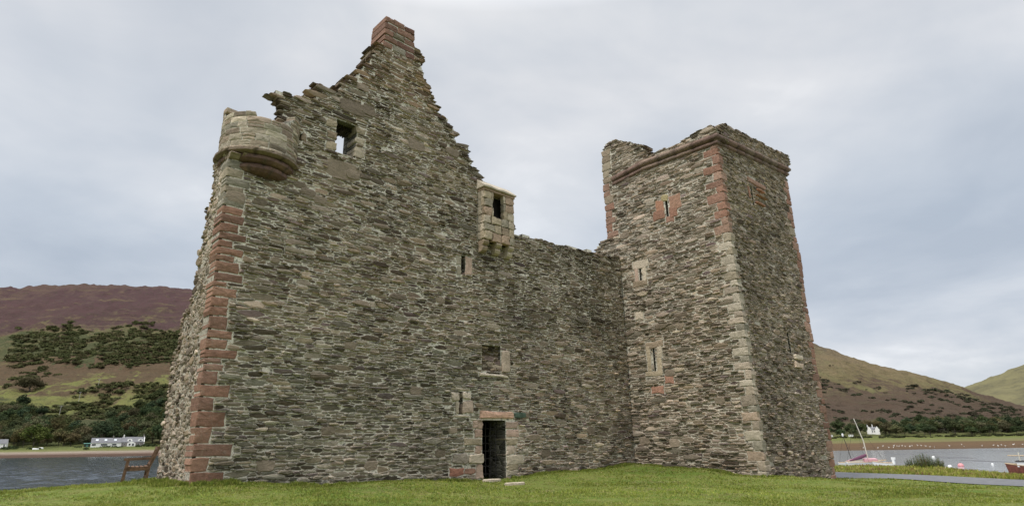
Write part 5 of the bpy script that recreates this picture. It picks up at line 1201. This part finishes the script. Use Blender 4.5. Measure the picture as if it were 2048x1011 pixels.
m_ = MB(); m_.tube([(-.1, 0, 4.3), (-1.2, 0, .6)], .012, 4); m_.tube([(-.1, 0, 4.3), (1.2, 0, .6)], .012, 4); m_.build('rigging', M_iron, b3); tag(b3, 'white dinghy with thin dark mast close to the tower edge', 'dinghy')
b4 = boat('wooden_boat', on_water(2046, 62)+Vector((0, 0, .25)), facing(on_water(2046, 62))+math.pi-.15, 3.6, 1.5, .95, M_hull, M_deck, -.05)
m_ = MB(); m_.box((.1, 0, 1.15), (1.7, 1.0, .5), jit=.02); cb = m_.build('cabin', M_paint, b4); m_ = MB(); m_.box((.1, 0, 1.43), (1.9, 1.15, .07)); m_.build('cabin_roof', M_iron, cb)
m_ = MB(); m_.tube([(.7, 0, .9), (.7, 0, 2.25)], [.06, .05], 8); m_.build('mast', M_alu, b4); m_ = MB(); m_.tube([(1.6, 0, 1.95), (-1.6, 0, 1.9)], .05, 8); m_.build('boom', M_varn, b4); tag(b4, 'dark red wooden boat with low cabin and boom at the right edge', 'boat')
for k, (px_v, D) in enumerate(((70, 524), (80, 532))):
    loc = at_px(px_v, D); rb = empty('rowing_boat', loc+Vector((0, 0, 1.1+.3*k)), facing(loc)+.2*k); rb.rotation_euler = (math.pi, 0, facing(loc)); V, F_ = hull_mesh(4.4-.9*k, 2.0, 1.1); h = mesh_obj('hull', V, F_, M_paint, rb, smooth=True); m_ = MB(); m_.bar((-2, 0, -.02), (1.7, 0, -.02), .12, .1); m_.build('keel', M_varn, rb)
    tag(rb, ('larger white upturned boat on the far shore by the bright green tree', 'smaller white upturned boat on the far shore, right of the larger one')[k], 'boat')

# buoys
for px_v, py_v, rad, mt, lb in ((1867, 915, .36, M_paint, 'white mooring buoy farthest out, just right of the gorse bush'), (1900, 933, .27, M_paint, 'white mooring buoy left of the pink one'), (1922, 932, .40, M_buoyp, 'pink round mooring buoy on the water'), (1985, 928, .18, M_paint, 'smallest white mooring buoy, between the pink buoy and the red boat')):
    r_ = ray(px_v, py_v); p = CAM+r_*((WZ-CAMZ)/r_[2]); bb = empty('mooring_buoy', p); m_ = MB(); n = 12
    m_.lathe([(.01, -rad*.6), (rad*.6, -rad*.5), (rad*.93, -rad*.1), (rad, rad*.25), (rad*.87, rad*.7), (rad*.5, rad*1.08), (.01, rad*1.2)], n=18); m_.build('float', mt, bb, True); m_ = MB(); m_.lathe([(.03, rad*1.15), (.05, rad*1.3), (.03, rad*1.42)], n=8); m_.build('ring', M_iron, bb); tag(bb, lb, 'buoy')

# birds along the marsh edge: one continuous skinned-looking body each
def bird_mesh():
    secs = [(-.42, .02, .30), (-.34, .07, .26), (-.2, .15, .22), (0, .19, .20), (.16, .15, .22), (.26, .09, .30), (.30, .055, .42), (.33, .045, .56), (.38, .055, .62), (.44, .045, .61), (.52, .012, .585)]
    V = []; n = 8
    for k, (x, r_, z) in enumerate(secs):
        vert = 5 <= k <= 7
        for i in range(n):
            a = 2*math.pi*i/n; V.append((x+(r_*math.sin(a)*.8 if vert else 0), r_*math.cos(a), z+(0 if vert else r_*math.sin(a))))
    F_ = [(k*n+i, k*n+(i+1) % n, (k+1)*n+(i+1) % n, (k+1)*n+i) for k in range(len(secs)-1) for i in range(n)]+[tuple(range(n)), tuple(range((len(secs)-1)*n, len(secs)*n))]
    for s_ in (-.06, .06):
        b = len(V); V += [(-.01, s_-.012, .12), (.02, s_+.012, .12), (.0, s_+.012, -.05), (.0, s_-.012, -.05)]; F_.append((b, b+1, b+2, b+3))
    return V, F_
V, F_ = bird_mesh(); bird0 = mesh_obj('bird', V, F_, M_feath, None, smooth=True); rr = random.Random(4); first = True
for px_v in (1723, 1752, 1763, 1774, 1783, 1785, 1791, 1795, 1801, 1807, 1816, 1821, 1832, 1839, 1848, 1856, 1865, 1895, 1920, 1924, 1960, 1983, 1992, 1999, 2006, 2023, 2041):
    D = rr.uniform(243, 285); p = at_px(px_v, D); o = bird0 if first else bird0.copy()
    if not first: COL.objects.link(o)
    first = False; o.location = p; o.rotation_euler = (0, 0, rr.uniform(0, 6.28)); s_ = rr.uniform(.7, 1.15); o.scale = (s_, s_, s_); tag(o, 'white bird standing in the row along the brown marsh edge', 'bird', 'white birds along the marsh edge')

# ---- wooden bench seen from its end
loc = np.array(ray(270, 964)); Db = 16.9; loc = CAM+loc*(Db/loc[1]); bz = float(ground_z(loc[0], loc[1])[0])
face = math.atan2(loc[1], loc[0])-math.pi/2
bench = empty('park_bench', (loc[0], loc[1], bz-.02), face+.02)       # local x runs from front (left) to back (right), y away from the camera
BL = 1.5
for k, y in enumerate((0, BL)):
    m_ = MB(); m_.bar((-.30, y, 0), (-.235, y, .60), .065, .075, (0, 1, 0)); m_.build('leg', M_wood, bench)
    m_ = MB(); m_.bar((.235, y, 0), (.27, y, .42), .06, .08, (0, 1, 0)); m_.bar((.268, y, .40), (.45, y, .95), .06, .075, (0, 1, 0)); m_.build('leg', M_wood, bench)
    m_ = MB(); m_.bar((-.34, y, .615), (.34, y, .635), .08, .05, (0, 0, 1)); m_.build('armrest', M_wood, bench)
    m_ = MB(); m_.bar((-.26, y, .36), (.26, y, .375), .04, .07, (0, 0, 1)); m_.build('side_rail', M_wood, bench)
m_ = MB()
for k in range(5): m_.bar((-.21+k*.105, -.02, .425-.012*(1-abs(k-2)/2)), (-.21+k*.105, BL+.02, .425-.012*(1-abs(k-2)/2)), .07, .025, (0, 0, 1))
m_.build('seat', M_wood, bench)
m_ = MB(); m_.bar((.435, -.02, .90), (.435, BL+.02, .90), .07, .09, (1, 0, 0)); m_.bar((.30, .03, .50), (.30, BL-.03, .50), .05, .06, (1, 0, 0))
for k in range(11): y = .12+k*(BL-.24)/10; m_.bar((.30, y, .5), (.43, y, .88), .045, .018, (0, 1, 0))
m_.build('backrest', M_wood, bench); m_ = MB(); m_.bar((.255, 0, .14), (.255, BL, .14), .05, .05); m_.bar((-.28, 0, .1), (-.28, BL, .1), .04, .04); m_.build('stretcher', M_wood, bench)
tag(bench, 'weathered brown wooden bench seen end on beside the castle corner', 'bench')
